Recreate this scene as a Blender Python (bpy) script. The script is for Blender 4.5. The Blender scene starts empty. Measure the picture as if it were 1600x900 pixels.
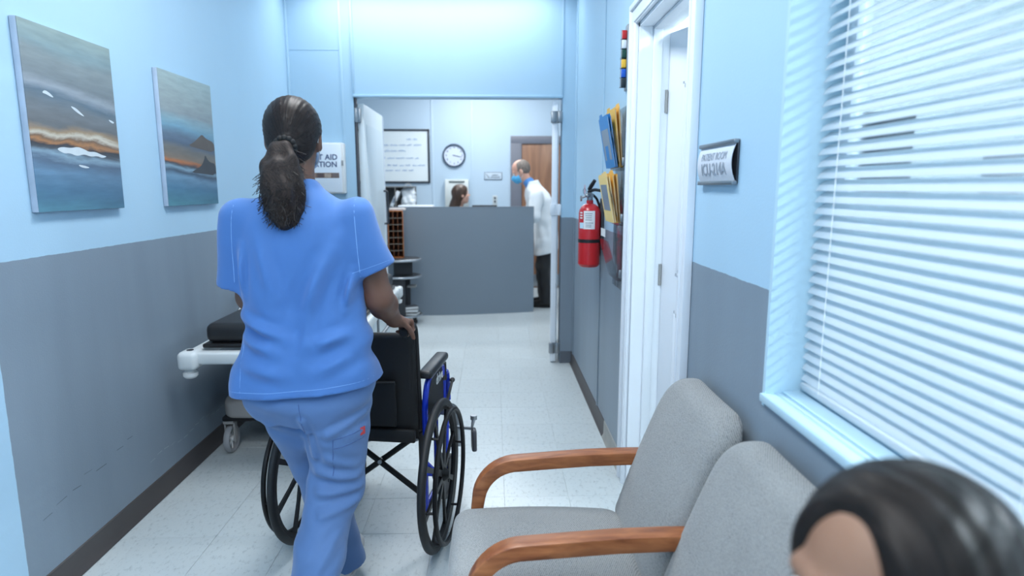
import bpy, bmesh, math, random
import numpy as np
from mathutils import Vector, Matrix, Euler
import openvdb

random.seed(7)
SC = bpy.context.scene
COL = SC.collection
R = math.radians
PI = math.pi

# ------------------------------------------------------------------ camera, world, exposure, large lights
cam = bpy.data.cameras.new('camera')
cam.sensor_width = 36.0
cam.lens = 36.0 * 970.0 / 1600.0
cam.clip_start = 0.02
cam.dof.use_dof = True
cam.dof.focus_distance = 2.35
cam.dof.aperture_fstop = 2.1
camo = bpy.data.objects.new('camera', cam)
camo.location = (0, 0, 1.45)
camo.rotation_euler = (R(90 - 9.17), 0, R(-1.684))
COL.objects.link(camo)
SC.camera = camo

world = bpy.data.worlds.new('world')
world.use_nodes = True
world.node_tree.nodes['Background'].inputs[0].default_value = (0.75, 0.87, 1.0, 1)
world.node_tree.nodes['Background'].inputs[1].default_value = 0.3
SC.world = world

SC.view_settings.view_transform = 'Standard'
SC.view_settings.look = 'None'
SC.view_settings.gamma = 1.0
SC.view_settings.use_curve_mapping = False
SC.view_settings.exposure = 0.04

CEIL = 3.05
LIGHT_COL = (0.97, 0.99, 1.0)

def area_lamp(name, loc, rot, sx, sy, watts, spread=180, color=LIGHT_COL):
    l = bpy.data.lights.new(name, 'AREA')
    l.shape = 'RECTANGLE'
    l.size, l.size_y = sx, sy
    l.energy = watts
    l.color = color
    l.spread = R(spread)
    o = bpy.data.objects.new(name, l)
    o.location = loc
    o.rotation_euler = rot
    COL.objects.link(o)
    return o

# light from the louvred wall washer right in front of the far wall
area_lamp('wall_washer_light', (-0.47, 4.78, CEIL - 0.05), (0, 0, 0), 1.86, 0.07, 14, 150)
# ceiling panels: (x, y, length x, length y, watts)
PANELS = [(-0.45, 0.2, 0.6, 1.2, 27), (-0.45, 2.4, 0.6, 1.2, 34),
          (-0.9, 6.3, 0.6, 1.2, 26), (0.9, 6.6, 0.6, 1.2, 26), (-0.2, 8.0, 1.2, 0.6, 36),
          (3.35, 0.35, 0.16, 1.25, 300), (2.3, 3.0, 0.6, 1.2, 90), (-0.45, -1.1, 0.6, 1.2, 30)]  # last two are unseen panels, added to brighten the patient room and the corridor
for i, (x, y, sx, sy, w) in enumerate(PANELS):
    area_lamp('ceiling_panel_light', (x, y, CEIL - 0.035), (0, 0, 0), sx * .92, sy * .92, w)

# ------------------------------------------------------------------ helpers
def lin(c):
    c = c / 255.0
    return c / 12.92 if c <= 0.04045 else ((c + 0.055) / 1.055) ** 2.4

def rgb(r, g, b):
    return (lin(r), lin(g), lin(b), 1.0)

def new_mat(name):
    m = bpy.data.materials.new(name)
    m.use_nodes = True
    nt = m.node_tree
    return m, nt, nt.nodes['Principled BSDF']

def N(nt, t, **kw):
    n = nt.nodes.new(t)
    for k, v in kw.items():
        setattr(n, k, v)
    return n

def objcoord(nt, scale=(1, 1, 1)):
    tc = N(nt, 'ShaderNodeTexCoord')
    mp = N(nt, 'ShaderNodeMapping')
    mp.inputs['Scale'].default_value = scale
    nt.links.new(tc.outputs['Object'], mp.inputs['Vector'])
    return mp.outputs['Vector']

def mat(name, col, rough=0.5, metal=0.0, var=0.06, nscale=8.0, stretch=(1, 1, 1), bump=0.0, bscale=120.0, bstretch=None,
        spec=0.5, coat=0.0, sheen=0.0, sss=0.0):
    m, nt, b = new_mat(name)
    b.inputs['Roughness'].default_value = rough
    b.inputs['Metallic'].default_value = metal
    b.inputs['Specular IOR Level'].default_value = spec
    b.inputs['Coat Weight'].default_value = coat
    b.inputs['Sheen Weight'].default_value = sheen
    if sss:
        b.inputs['Subsurface Weight'].default_value = sss
        b.inputs['Subsurface Radius'].default_value = (0.01, 0.004, 0.002)
    v = objcoord(nt, stretch)
    no = N(nt, 'ShaderNodeTexNoise')
    no.inputs['Scale'].default_value = nscale
    no.inputs['Detail'].default_value = 4
    nt.links.new(v, no.inputs['Vector'])
    mx = N(nt, 'ShaderNodeMix', data_type='RGBA')
    mx.inputs['A'].default_value = tuple(max(0, c * (1 - var)) for c in col[:3]) + (1,)
    mx.inputs['B'].default_value = tuple(min(1, c * (1 + var)) for c in col[:3]) + (1,)
    nt.links.new(no.outputs['Fac'], mx.inputs['Factor'])
    nt.links.new(mx.outputs['Result'], b.inputs['Base Color'])
    if bump:
        v2 = objcoord(nt, bstretch or (1, 1, 1))
        n2 = N(nt, 'ShaderNodeTexNoise')
        n2.inputs['Scale'].default_value = bscale
        n2.inputs['Detail'].default_value = 3
        nt.links.new(v2, n2.inputs['Vector'])
        bp = N(nt, 'ShaderNodeBump')
        bp.inputs['Strength'].default_value = bump
        bp.inputs['Distance'].default_value = 0.002
        nt.links.new(n2.outputs['Fac'], bp.inputs['Height'])
        nt.links.new(bp.outputs['Normal'], b.inputs['Normal'])
    return m

def wood_mat(name, c1, c2, rough=0.4, scale=6.0, stretch=(1, 8, 8)):
    m, nt, b = new_mat(name)
    v = objcoord(nt, stretch)
    no = N(nt, 'ShaderNodeTexNoise')
    no.inputs['Scale'].default_value = scale
    no.inputs['Detail'].default_value = 6
    no.inputs['Distortion'].default_value = 0.6
    nt.links.new(v, no.inputs['Vector'])
    cr = N(nt, 'ShaderNodeValToRGB')
    cr.color_ramp.elements[0].position = 0.3
    cr.color_ramp.elements[0].color = c1
    cr.color_ramp.elements[1].position = 0.7
    cr.color_ramp.elements[1].color = c2
    nt.links.new(no.outputs['Fac'], cr.inputs['Fac'])
    nt.links.new(cr.outputs['Color'], b.inputs['Base Color'])
    b.inputs['Roughness'].default_value = rough
    bp = N(nt, 'ShaderNodeBump')
    bp.inputs['Strength'].default_value = 0.15
    bp.inputs['Distance'].default_value = 0.001
    nt.links.new(no.outputs['Fac'], bp.inputs['Height'])
    nt.links.new(bp.outputs['Normal'], b.inputs['Normal'])
    return m

def emit_mat(name, col, strength):
    m, nt, b = new_mat(name)
    b.inputs['Base Color'].default_value = col
    b.inputs['Emission Color'].default_value = col
    b.inputs['Emission Strength'].default_value = strength
    return m

def glass_mat(name, tint=(0.9, 0.96, 1.0, 1), gloss=0.12, rough=0.03):
    m = bpy.data.materials.new(name)
    m.use_nodes = True
    nt = m.node_tree
    nt.nodes.clear()
    out = N(nt, 'ShaderNodeOutputMaterial')
    tr = N(nt, 'ShaderNodeBsdfTransparent')
    tr.inputs[0].default_value = tint
    gl = N(nt, 'ShaderNodeBsdfGlossy')
    gl.inputs['Roughness'].default_value = rough
    fr = N(nt, 'ShaderNodeFresnel')
    fr.inputs[0].default_value = 1.45
    ad = N(nt, 'ShaderNodeMath', operation='MULTIPLY')
    ad.inputs[1].default_value = gloss * 8
    mx = N(nt, 'ShaderNodeMixShader')
    nt.links.new(fr.outputs[0], ad.inputs[0])
    nt.links.new(ad.outputs[0], mx.inputs[0])
    nt.links.new(tr.outputs[0], mx.inputs[1])
    nt.links.new(gl.outputs[0], mx.inputs[2])
    nt.links.new(mx.outputs[0], out.inputs[0])
    return m

class MB:
    """collects shapes into one mesh"""
    def __init__(self):
        self.bm = bmesh.new()

    def _xf(self, vs, M):
        if M is not None:
            bmesh.ops.transform(self.bm, matrix=M, verts=vs)

    def box(self, x0, x1, y0, y1, z0, z1, bev=0.0, seg=2, M=None):
        r = bmesh.ops.create_cube(self.bm, size=1.0)
        vs = r['verts']
        for v in vs:
            v.co = Vector(((x0 + x1) / 2 + v.co.x * (x1 - x0), (y0 + y1) / 2 + v.co.y * (y1 - y0), (z0 + z1) / 2 + v.co.z * (z1 - z0)))
        if bev > 0:
            es = list({e for v in vs for e in v.link_edges})
            rr = bmesh.ops.bevel(self.bm, geom=es, offset=bev, offset_type='OFFSET', segments=seg, profile=0.5, affect='EDGES', clamp_overlap=True)
            vs = list({v for f in rr['faces'] for v in f.verts} | {v for v in vs if v.is_valid})
        self._xf(vs, M)
        return self

    def tube(self, pts, r, n=10, cap=True, closed=False, M=None, flat=1.0):
        pts = [Vector(p) for p in pts]
        m = len(pts)
        rs = r if isinstance(r, (list, tuple)) else [r] * m
        tang = []
        for i in range(m):
            if closed:
                t = pts[(i + 1) % m] - pts[i - 1]
            else:
                t = pts[min(i + 1, m - 1)] - pts[max(i - 1, 0)]
            tang.append(t.normalized() if t.length > 1e-9 else Vector((0, 0, 1)))
        up = Vector((0, 0, 1)) if abs(tang[0].z) < 0.9 else Vector((0, 1, 0))
        u = tang[0].cross(up).normalized()
        rings = []
        for i in range(m):
            u = (u - tang[i] * u.dot(tang[i])).normalized()
            w = tang[i].cross(u)
            ring = []
            for k in range(n):
                a = 2 * PI * k / n
                p = pts[i] + (u * math.cos(a) + w * math.sin(a) * flat) * rs[i]
                ring.append(self.bm.verts.new(M @ p if M is not None else p))
            rings.append(ring)
        for i in range(m if closed else m - 1):
            a, b = rings[i], rings[(i + 1) % m]
            for k in range(n):
                self.bm.faces.new((a[k], a[(k + 1) % n], b[(k + 1) % n], b[k]))
        if cap and not closed:
            self.bm.faces.new(list(reversed(rings[0])))
            self.bm.faces.new(rings[-1])
        return self

    def cyl(self, p0, p1, r0, r1=None, n=16, M=None):
        return self.tube([p0, p1], [r0, r0 if r1 is None else r1], n=n, M=M)

    def ring(self, c, axis, rad, r, n=40, m=8, M=None):
        axis = Vector(axis).normalized()
        a = axis.orthogonal().normalized()
        b = axis.cross(a)
        pts = [Vector(c) + (a * math.cos(2 * PI * i / n) + b * math.sin(2 * PI * i / n)) * rad for i in range(n)]
        return self.tube(pts, r, n=m, closed=True, M=M)

    def lathe(self, prof, c=(0, 0, 0), n=24, M=None, cap=True):
        rings = []
        for (r, z) in prof:
            ring = []
            for k in range(n):
                a = 2 * PI * k / n
                p = Vector((c[0] + r * math.cos(a), c[1] + r * math.sin(a), c[2] + z))
                ring.append(self.bm.verts.new(M @ p if M is not None else p))
            rings.append(ring)
        for a, b in zip(rings[:-1], rings[1:]):
            for k in range(n):
                self.bm.faces.new((a[k], a[(k + 1) % n], b[(k + 1) % n], b[k]))
        if cap:
            self.bm.faces.new(list(reversed(rings[0])))
            self.bm.faces.new(rings[-1])
        return self

    def prism(self, poly, d0, d1, plane='XY', M=None):
        def P(a, b, d):
            p = {'XY': Vector((a, b, d)), 'XZ': Vector((a, d, b)), 'YZ': Vector((d, a, b))}[plane]
            return M @ p if M is not None else p
        A = [self.bm.verts.new(P(a, b, d0)) for a, b in poly]
        B = [self.bm.verts.new(P(a, b, d1)) for a, b in poly]
        n = len(poly)
        self.bm.faces.new(list(reversed(A)))
        self.bm.faces.new(B)
        for i in range(n):
            self.bm.faces.new((A[i], A[(i + 1) % n], B[(i + 1) % n], B[i]))
        return self

    def grid(self, P):
        """P: 2-D list of points -> sheet"""
        V = [[self.bm.verts.new(p) for p in row] for row in P]
        for i in range(len(V) - 1):
            for j in range(len(V[0]) - 1):
                self.bm.faces.new((V[i][j], V[i][j + 1], V[i + 1][j + 1], V[i + 1][j]))
        return self

    def ell(self, c, rad, M=None, seg=16, rings=10):
        r = bmesh.ops.create_uvsphere(self.bm, u_segments=seg, v_segments=rings, radius=1.0)
        for v in r['verts']:
            v.co = Vector((c[0] + v.co.x * rad[0], c[1] + v.co.y * rad[1], c[2] + v.co.z * rad[2]))
        self._xf(r['verts'], M)
        return self

    def build(self, name, material, parent=None, sharp=35, loc=None, rot=None):
        bm = self.bm
        bmesh.ops.recalc_face_normals(bm, faces=bm.faces[:])
        for f in bm.faces:
            f.smooth = True
        lim = R(sharp)
        for e in bm.edges:
            if len(e.link_faces) == 2:
                e.smooth = e.calc_face_angle(0) < lim
        me = bpy.data.meshes.new(name)
        bm.to_mesh(me)
        bm.free()
        return link(name, me, material, parent, loc, rot)

def link(name, me, material, parent=None, loc=None, rot=None):
    o = bpy.data.objects.new(name, me)
    if material is not None and len(me.materials) == 0:
        me.materials.append(material)
    COL.objects.link(o)
    if parent is not None:
        o.parent = parent
    if loc is not None:
        o.location = loc
    if rot is not None:
        o.rotation_euler = rot
    return o

def thing(name, label, cat, loc=(0, 0, 0), rz=0.0, group=None):
    o = bpy.data.objects.new(name, None)
    o.empty_display_size = 0.05
    o.location = loc
    o.rotation_euler = (0, 0, rz)
    COL.objects.link(o)
    return tag(o, label, cat, group)

def tag(o, label, cat, group=None):
    o['label'] = label
    o['category'] = cat
    if group:
        o['group'] = group
    return o

def struct(o):
    o['kind'] = 'structure'
    return o

def text_mesh(body, size, depth=0.0006, align='CENTER', bold=0.0, shear=0.0, spacing=1.0):
    cu = bpy.data.curves.new('lettering', 'FONT')
    cu.body = body
    cu.size = size
    cu.extrude = depth
    cu.offset = bold
    cu.shear = shear
    cu.align_x = align
    cu.align_y = 'CENTER'
    cu.space_line = spacing
    cu.resolution_u = 3
    o = bpy.data.objects.new('lettering', cu)
    COL.objects.link(o)
    bpy.context.view_layer.update()
    dg = bpy.context.evaluated_depsgraph_get()
    me = bpy.data.meshes.new_from_object(o.evaluated_get(dg))
    me.materials.clear()
    bpy.data.objects.remove(o)
    bpy.data.curves.remove(cu)
    return me

def text(name, body, size, material, parent, loc, rot, **kw):
    return link(name, text_mesh(body, size, **kw), material, parent, loc, rot)

# rotations that turn XY lettering to face a direction
FACE_NY = (PI / 2, 0, 0)            # faces -Y (towards the camera)
FACE_NX = (PI / 2, 0, -PI / 2)      # faces -X
FACE_PX = (PI / 2, 0, PI / 2)       # faces +X

def arc(cx, cy, r, a0, a1, n=8):
    return [(cx + r * math.cos(a0 + (a1 - a0) * i / n), cy + r * math.sin(a0 + (a1 - a0) * i / n)) for i in range(n + 1)]

def bezier(p0, p1, p2, p3, n=10):
    p0, p1, p2, p3 = map(Vector, (p0, p1, p2, p3))
    out = []
    for i in range(n + 1):
        t = i / n
        out.append(p0 * (1 - t) ** 3 + p1 * 3 * t * (1 - t) ** 2 + p2 * 3 * t * t * (1 - t) + p3 * t ** 3)
    return out

def rounded(points, r, n=6):
    """polyline with its inner corners rounded"""
    P = [Vector(p) for p in points]
    out = [P[0]]
    for i in range(1, len(P) - 1):
        a = (P[i - 1] - P[i]); b = (P[i + 1] - P[i])
        d = min(r, a.length * .49, b.length * .49)
        A = P[i] + a.normalized() * d; B = P[i] + b.normalized() * d
        for k in range(n + 1):
            t = k / n
            out.append(A * (1 - t) ** 2 + P[i] * 2 * t * (1 - t) + B * t * t)
    out.append(P[-1])
    return out

# ------------------------------------------------------------------ signed distance modelling for bodies and cloth
class SDF:
    def __init__(self, lo, hi, h):
        self.lo = np.array(lo, float)
        self.h = h
        self.n = np.ceil((np.array(hi, float) - self.lo) / h).astype(int) + 1
        self.D = np.full(self.n, 0.2, np.float32)

    def sub(self, lo, hi):
        a = np.clip(np.floor((np.array(lo) - self.lo) / self.h).astype(int), 0, self.n)
        b = np.clip(np.ceil((np.array(hi) - self.lo) / self.h).astype(int) + 1, 0, self.n)
        sl = tuple(slice(int(i), int(j)) for i, j in zip(a, b))
        ax = [(self.lo[i] + self.h * np.arange(a[i], b[i])).astype(np.float32) for i in range(3)]
        return sl, ax[0][:, None, None], ax[1][None, :, None], ax[2][None, None, :]

    def put(self, lo, hi, fn, k=0.01, op='u'):
        pad = k + 4 * self.h
        sl, X, Y, Z = self.sub(np.array(lo) - pad, np.array(hi) + pad)
        if 0 in self.D[sl].shape:
            return self
        d = np.broadcast_to(fn(X, Y, Z), self.D[sl].shape).astype(np.float32)
        o = self.D[sl]
        if op == 's':
            d = -d
        if op in ('s', 'i'):
            h = np.maximum(k - np.abs(o - d), 0) / max(k, 1e-6)
            self.D[sl] = np.maximum(o, d) + h * h * k * 0.25
        else:
            h = np.maximum(k - np.abs(o - d), 0) / max(k, 1e-6)
            self.D[sl] = np.minimum(o, d) - h * h * k * 0.25
        return self

    def cone(self, a, b, ra, rb, k=0.02, op='u', flat=None):
        a = np.array(a, float); b = np.array(b, float)
        m = max(ra, rb)
        ba = b - a
        L = max(float(ba @ ba), 1e-9)
        def fn(X, Y, Z):
            px, py, pz = X - a[0], Y - a[1], Z - a[2]
            t = np.clip((px * ba[0] + py * ba[1] + pz * ba[2]) / L, 0, 1)
            qx, qy, qz = px - t * ba[0], py - t * ba[1], pz - t * ba[2]
            return np.sqrt(qx * qx + qy * qy + qz * qz) - (ra + (rb - ra) * t)
        return self.put(np.minimum(a, b) - m, np.maximum(a, b) + m, fn, k, op)

    def chain(self, pts, rs, k=0.015, op='u'):
        for i in range(len(pts) - 1):
            self.cone(pts[i], pts[i + 1], rs[i], rs[i + 1], k, op)
        return self

    def ell(self, c, rad, k=0.02, op='u', M=None):
        c = np.array(c, float); rad = np.array(rad, float)
        m = rad.max()
        W = np.array(M.to_3x3().transposed() if M is not None else Matrix.Identity(3))
        def fn(X, Y, Z):
            px, py, pz = X - c[0], Y - c[1], Z - c[2]
            q = [(W[i][0] * px + W[i][1] * py + W[i][2] * pz) for i in range(3)]
            k0 = np.sqrt(sum((q[i] / rad[i]) ** 2 for i in range(3)))
            k1 = np.sqrt(sum((q[i] / rad[i] ** 2) ** 2 for i in range(3))) + 1e-6
            return k0 * (k0 - 1) / k1
        return self.put(c - m, c + m, fn, k, op)

    def loft(self, st, k=0.02, op='u', p=2.2, axis=2):
        """stations (z, cx, cy, rx, ry): stacked rounded ellipses"""
        st = np.array(sorted(st), float)
        zs = st[:, 0]
        def cr(z, v):
            m = np.gradient(v, zs)
            i = np.clip(np.searchsorted(zs, z) - 1, 0, len(zs) - 2)
            hh = zs[i + 1] - zs[i]
            t = np.clip((z - zs[i]) / hh, 0, 1)
            return (v[i] * (2 * t ** 3 - 3 * t ** 2 + 1) + m[i] * hh * (t ** 3 - 2 * t ** 2 + t)
                    + v[i + 1] * (-2 * t ** 3 + 3 * t ** 2) + m[i + 1] * hh * (t ** 3 - t ** 2))
        lo = [(st[:, 1] - st[:, 3]).min(), (st[:, 2] - st[:, 4]).min(), zs[0]]
        hi = [(st[:, 1] + st[:, 3]).max(), (st[:, 2] + st[:, 4]).max(), zs[-1]]
        def fn(X, Y, Z):
            cx, cy, rx, ry = [cr(Z, st[:, i]) for i in (1, 2, 3, 4)]
            q = (np.abs((X - cx) / rx) ** p + np.abs((Y - cy) / ry) ** p) ** (1 / p)
            d = (q - 1) * np.minimum(rx, ry)
            return np.maximum(d, np.maximum(zs[0] - Z, Z - zs[-1]))
        return self.put(lo, hi, fn, k, op)

    def cut(self, p, n, k=0.004, lo=None, hi=None):
        """remove what lies on the side n points to"""
        p = np.array(p, float); n = np.array(n, float); n /= np.linalg.norm(n)
        e = self.lo + self.h * (self.n - 1)
        def fn(X, Y, Z):
            return -((X - p[0]) * n[0] + (Y - p[1]) * n[1] + (Z - p[2]) * n[2])
        return self.put(self.lo if lo is None else lo, e if hi is None else hi, fn, k, 's')

    def displace(self, fn):
        sl, X, Y, Z = self.sub(self.lo, self.lo + self.h * self.n)
        near = np.abs(self.D) < 0.05
        self.D = np.where(near, self.D + np.broadcast_to(fn(X, Y, Z), self.D.shape), self.D).astype(np.float32)
        return self

    def mesh(self, name, origin=(0, 0, 0), smooth=1, adapt=0.0):
        for i in range(3):      # closed at the borders
            s = [slice(None)] * 3
            for j in (0, -1):
                s[i] = j
                self.D[tuple(s)] = np.maximum(self.D[tuple(s)], 0.01)
        g = openvdb.FloatGrid(background=0.2)
        g.copyFromArray(np.ascontiguousarray(self.D))
        pts, quads = g.convertToQuads(0.0)
        pts = np.asarray(pts, np.float64) * self.h + self.lo - np.array(origin)
        quads = np.asarray(quads)[:, ::-1]
        for _ in range(smooth):
            acc = np.zeros_like(pts); cnt = np.zeros(len(pts))
            for a, b in ((0, 1), (1, 2), (2, 3), (3, 0)):
                np.add.at(acc, quads[:, a], pts[quads[:, b]]); np.add.at(cnt, quads[:, a], 1)
                np.add.at(acc, quads[:, b], pts[quads[:, a]]); np.add.at(cnt, quads[:, b], 1)
            pts = 0.5 * pts + 0.5 * acc / np.maximum(cnt, 1)[:, None]
        me = bpy.data.meshes.new(name)
        me.vertices.add(len(pts)); me.vertices.foreach_set('co', pts.ravel())
        me.loops.add(quads.size); me.loops.foreach_set('vertex_index', quads.ravel().astype(np.int32))
        me.polygons.add(len(quads))
        me.polygons.foreach_set('loop_start', np.arange(0, quads.size, 4, dtype=np.int32))
        me.update(calc_edges=True)
        me.polygons.foreach_set('use_smooth', np.ones(len(quads), bool))
        me.validate()
        return me

    def build(self, name, material, parent=None, origin=(0, 0, 0), smooth=1):
        return link(name, self.mesh(name, origin, smooth), material, parent)

def waves(seed, n, fmin, fmax, stretch=(1, 1, 1), amp=0.004, sharp=1.0):
    rs = np.random.RandomState(seed)
    K = rs.normal(size=(n, 3)); K /= np.linalg.norm(K, axis=1)[:, None]
    K *= (2 * PI * rs.uniform(fmin, fmax, n))[:, None] * np.array(stretch)
    ph = rs.uniform(0, 2 * PI, n)
    def fn(X, Y, Z):
        s = 0
        for k, f in zip(K, ph):
            s = s + np.sin(k[0] * X + k[1] * Y + k[2] * Z + f)
        return amp * s / math.sqrt(n)
    return fn

# ------------------------------------------------------------------ materials
XL, XR, YF, YB, XRO = -1.58, 0.645, 5.03, 9.02, 0.805   # left wall, right wall, far wall, back wall, patient-room side of the right wall
PAINT_Z = 1.213
C_BLUE = rgb(170, 203, 225)
C_GREY = rgb(127, 141, 154)

def paint(name, two_tone=True, y_from=None, blue=C_BLUE, grey=C_GREY):
    m, nt, b = new_mat(name)
    b.inputs['Roughness'].default_value = 0.42
    v = objcoord(nt)
    def noise(scale, st=(1, 1, 1), det=4):
        mp = N(nt, 'ShaderNodeMapping'); mp.inputs['Scale'].default_value = st
        nt.links.new(v, mp.inputs['Vector'])
        n = N(nt, 'ShaderNodeTexNoise'); n.inputs['Scale'].default_value = scale; n.inputs['Detail'].default_value = det
        nt.links.new(mp.outputs[0], n.inputs['Vector'])
        return n.outputs['Fac']
    def mix(a, bb, fac):
        mx = N(nt, 'ShaderNodeMix', data_type='RGBA')
        for s, val in (('A', a), ('B', bb)):
            if isinstance(val, tuple):
                mx.inputs[s].default_value = val
            else:
                nt.links.new(val, mx.inputs[s])
        nt.links.new(fac, mx.inputs['Factor'])
        return mx.outputs['Result']
    sc = lambda c, k: tuple(x * k for x in c[:3]) + (1,)
    n1 = noise(2.2, (1, 1, 0.35))
    upper = mix(sc(blue, 0.94), sc(blue, 1.05), n1)
    lower = mix(sc(grey, 0.76), sc(grey, 1.24), noise(3.6, (1, 1, 0.16), 6))
    if two_tone:
        sx = N(nt, 'ShaderNodeSeparateXYZ'); nt.links.new(v, sx.inputs[0])
        wob = N(nt, 'ShaderNodeMath', operation='MULTIPLY_ADD')
        nt.links.new(noise(30), wob.inputs[0]); wob.inputs[1].default_value = 0.006; nt.links.new(sx.outputs[2], wob.inputs[2])
        lt = N(nt, 'ShaderNodeMath', operation='LESS_THAN'); lt.inputs[1].default_value = PAINT_Z + .003
        nt.links.new(wob.outputs[0], lt.inputs[0])
        fac = lt.outputs[0]
        if y_from is not None:
            g = N(nt, 'ShaderNodeMath', operation='GREATER_THAN'); g.inputs[1].default_value = y_from
            w2 = N(nt, 'ShaderNodeMath', operation='MULTIPLY_ADD')
            nt.links.new(noise(25), w2.inputs[0]); w2.inputs[1].default_value = 0.006; nt.links.new(sx.outputs[1], w2.inputs[2])
            nt.links.new(w2.outputs[0], g.inputs[0])
            mu = N(nt, 'ShaderNodeMath', operation='MULTIPLY')
            nt.links.new(fac, mu.inputs[0]); nt.links.new(g.outputs[0], mu.inputs[1])
            fac = mu.outputs[0]
        col = mix(upper, lower, fac)
    else:
        col = upper
    nt.links.new(col, b.inputs['Base Color'])
    bp = N(nt, 'ShaderNodeBump'); bp.inputs['Strength'].default_value = 0.12; bp.inputs['Distance'].default_value = 0.003
    nt.links.new(noise(160, det=2), bp.inputs['Height'])
    nt.links.new(bp.outputs[0], b.inputs['Normal'])
    return m

M_WALL = paint('wall_paint')
M_WALL_L = paint('wall_paint_left', y_from=1.972)
M_UPPER = paint('upper_paint', two_tone=False)
M_LOBBY = paint('lobby_paint', two_tone=False, blue=rgb(182, 204, 222))
M_ROOM = paint('room_paint', two_tone=False, blue=rgb(212, 223, 226))
M_CEIL = mat('ceiling_white', rgb(236, 240, 243), .8)
M_WHITE = mat('white_gloss_paint', rgb(226, 233, 241), .35, var=.02)
M_BASE = mat('rubber_base', rgb(72, 68, 68), .5, var=.12, nscale=5)
M_STEEL = mat('brushed_steel', rgb(150, 155, 160), .35, .9)
M_DARKST = mat('dark_metal', rgb(70, 72, 78), .4, .7)
M_BLACK = mat('black_plastic', rgb(22, 22, 25), .45)
M_WPLAS = mat('white_plastic', rgb(222, 224, 224), .4, var=.03)
M_GPLAS = mat('grey_plastic', rgb(150, 152, 152), .45)
M_NAVY = mat('navy_print', rgb(44, 66, 110), .5)

def chaikin2(pts):
    return [p for p in pts]

def floor_material():
    m, nt, b = new_mat('vinyl_tile')
    tc = N(nt, 'ShaderNodeTexCoord')
    oi = N(nt, 'ShaderNodeObjectInfo')
    geo = N(nt, 'ShaderNodeNewGeometry')
    n1 = N(nt, 'ShaderNodeTexNoise'); n1.inputs['Scale'].default_value = 55; n1.inputs['Detail'].default_value = 5; n1.inputs['Roughness'].default_value = .75
    mp = N(nt, 'ShaderNodeMapping'); mp.inputs['Scale'].default_value = (1, .55, 1)
    nt.links.new(geo.outputs['Position'], mp.inputs['Vector']); nt.links.new(mp.outputs[0], n1.inputs['Vector'])
    cr = N(nt, 'ShaderNodeValToRGB')
    cr.color_ramp.elements[0].position = .30; cr.color_ramp.elements[0].color = rgb(156, 166, 170)
    cr.color_ramp.elements[1].position = .47; cr.color_ramp.elements[1].color = rgb(190, 199, 202)
    nt.links.new(n1.outputs['Fac'], cr.inputs['Fac'])
    n2 = N(nt, 'ShaderNodeTexNoise'); n2.inputs['Scale'].default_value = 1.6; n2.inputs['Detail'].default_value = 5
    nt.links.new(geo.outputs['Position'], n2.inputs['Vector'])
    ad = N(nt, 'ShaderNodeMath', operation='MULTIPLY_ADD'); ad.inputs[1].default_value = .05; ad.inputs[2].default_value = .87
    nt.links.new(oi.outputs['Random'], ad.inputs[0])
    a2 = N(nt, 'ShaderNodeMath', operation='MULTIPLY_ADD'); a2.inputs[1].default_value = .16
    nt.links.new(n2.outputs['Fac'], a2.inputs[0]); nt.links.new(ad.outputs[0], a2.inputs[2])
    hs = N(nt, 'ShaderNodeHueSaturation'); nt.links.new(cr.outputs[0], hs.inputs['Color']); nt.links.new(a2.outputs[0], hs.inputs['Value'])
    nt.links.new(hs.outputs[0], b.inputs['Base Color'])
    n3 = N(nt, 'ShaderNodeTexNoise'); n3.inputs['Scale'].default_value = 3.0; n3.inputs['Detail'].default_value = 4
    nt.links.new(geo.outputs['Position'], n3.inputs['Vector'])
    rr = N(nt, 'ShaderNodeMath', operation='MULTIPLY_ADD'); rr.inputs[1].default_value = .08; rr.inputs[2].default_value = .27
    nt.links.new(n3.outputs['Fac'], rr.inputs[0]); nt.links.new(rr.outputs[0], b.inputs['Roughness'])
    bp = N(nt, 'ShaderNodeBump'); bp.inputs['Strength'].default_value = .05; bp.inputs['Distance'].default_value = .002
    nt.links.new(n2.outputs['Fac'], bp.inputs['Height']); nt.links.new(bp.outputs[0], b.inputs['Normal'])
    return m
M_FLOOR = floor_material()
M_JOINT = mat('tile_joint', rgb(150, 156, 160), .7)

# ------------------------------------------------------------------ floor, ceiling
flo = struct(MB().box(-3.0, 3.6, -2.0, 9.2, -.12, -.0025).build('floor', M_FLOOR))
T = .305
tile_me = None
for i in range(8):
    for j in range(28):
        x = XR - T * (i + .5) + .01
        y = .62 + T * (j + .5)
        if x - T / 2 < XL - .04:
            continue
        if tile_me is None:
            o = MB().box(-T / 2 + .0006, T / 2 - .0006, -T / 2 + .0006, T / 2 - .0006, -.0025, 0, bev=.0008, seg=1).build('tile', M_FLOOR, flo)
            tile_me = o.data
        else:
            o = link('tile', tile_me, None, flo)
        o.location = (x, y, 0)
struct(MB().box(-3.0, 3.6, -2.0, 9.2, CEIL, CEIL + .1).build('ceiling', M_CEIL))

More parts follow.
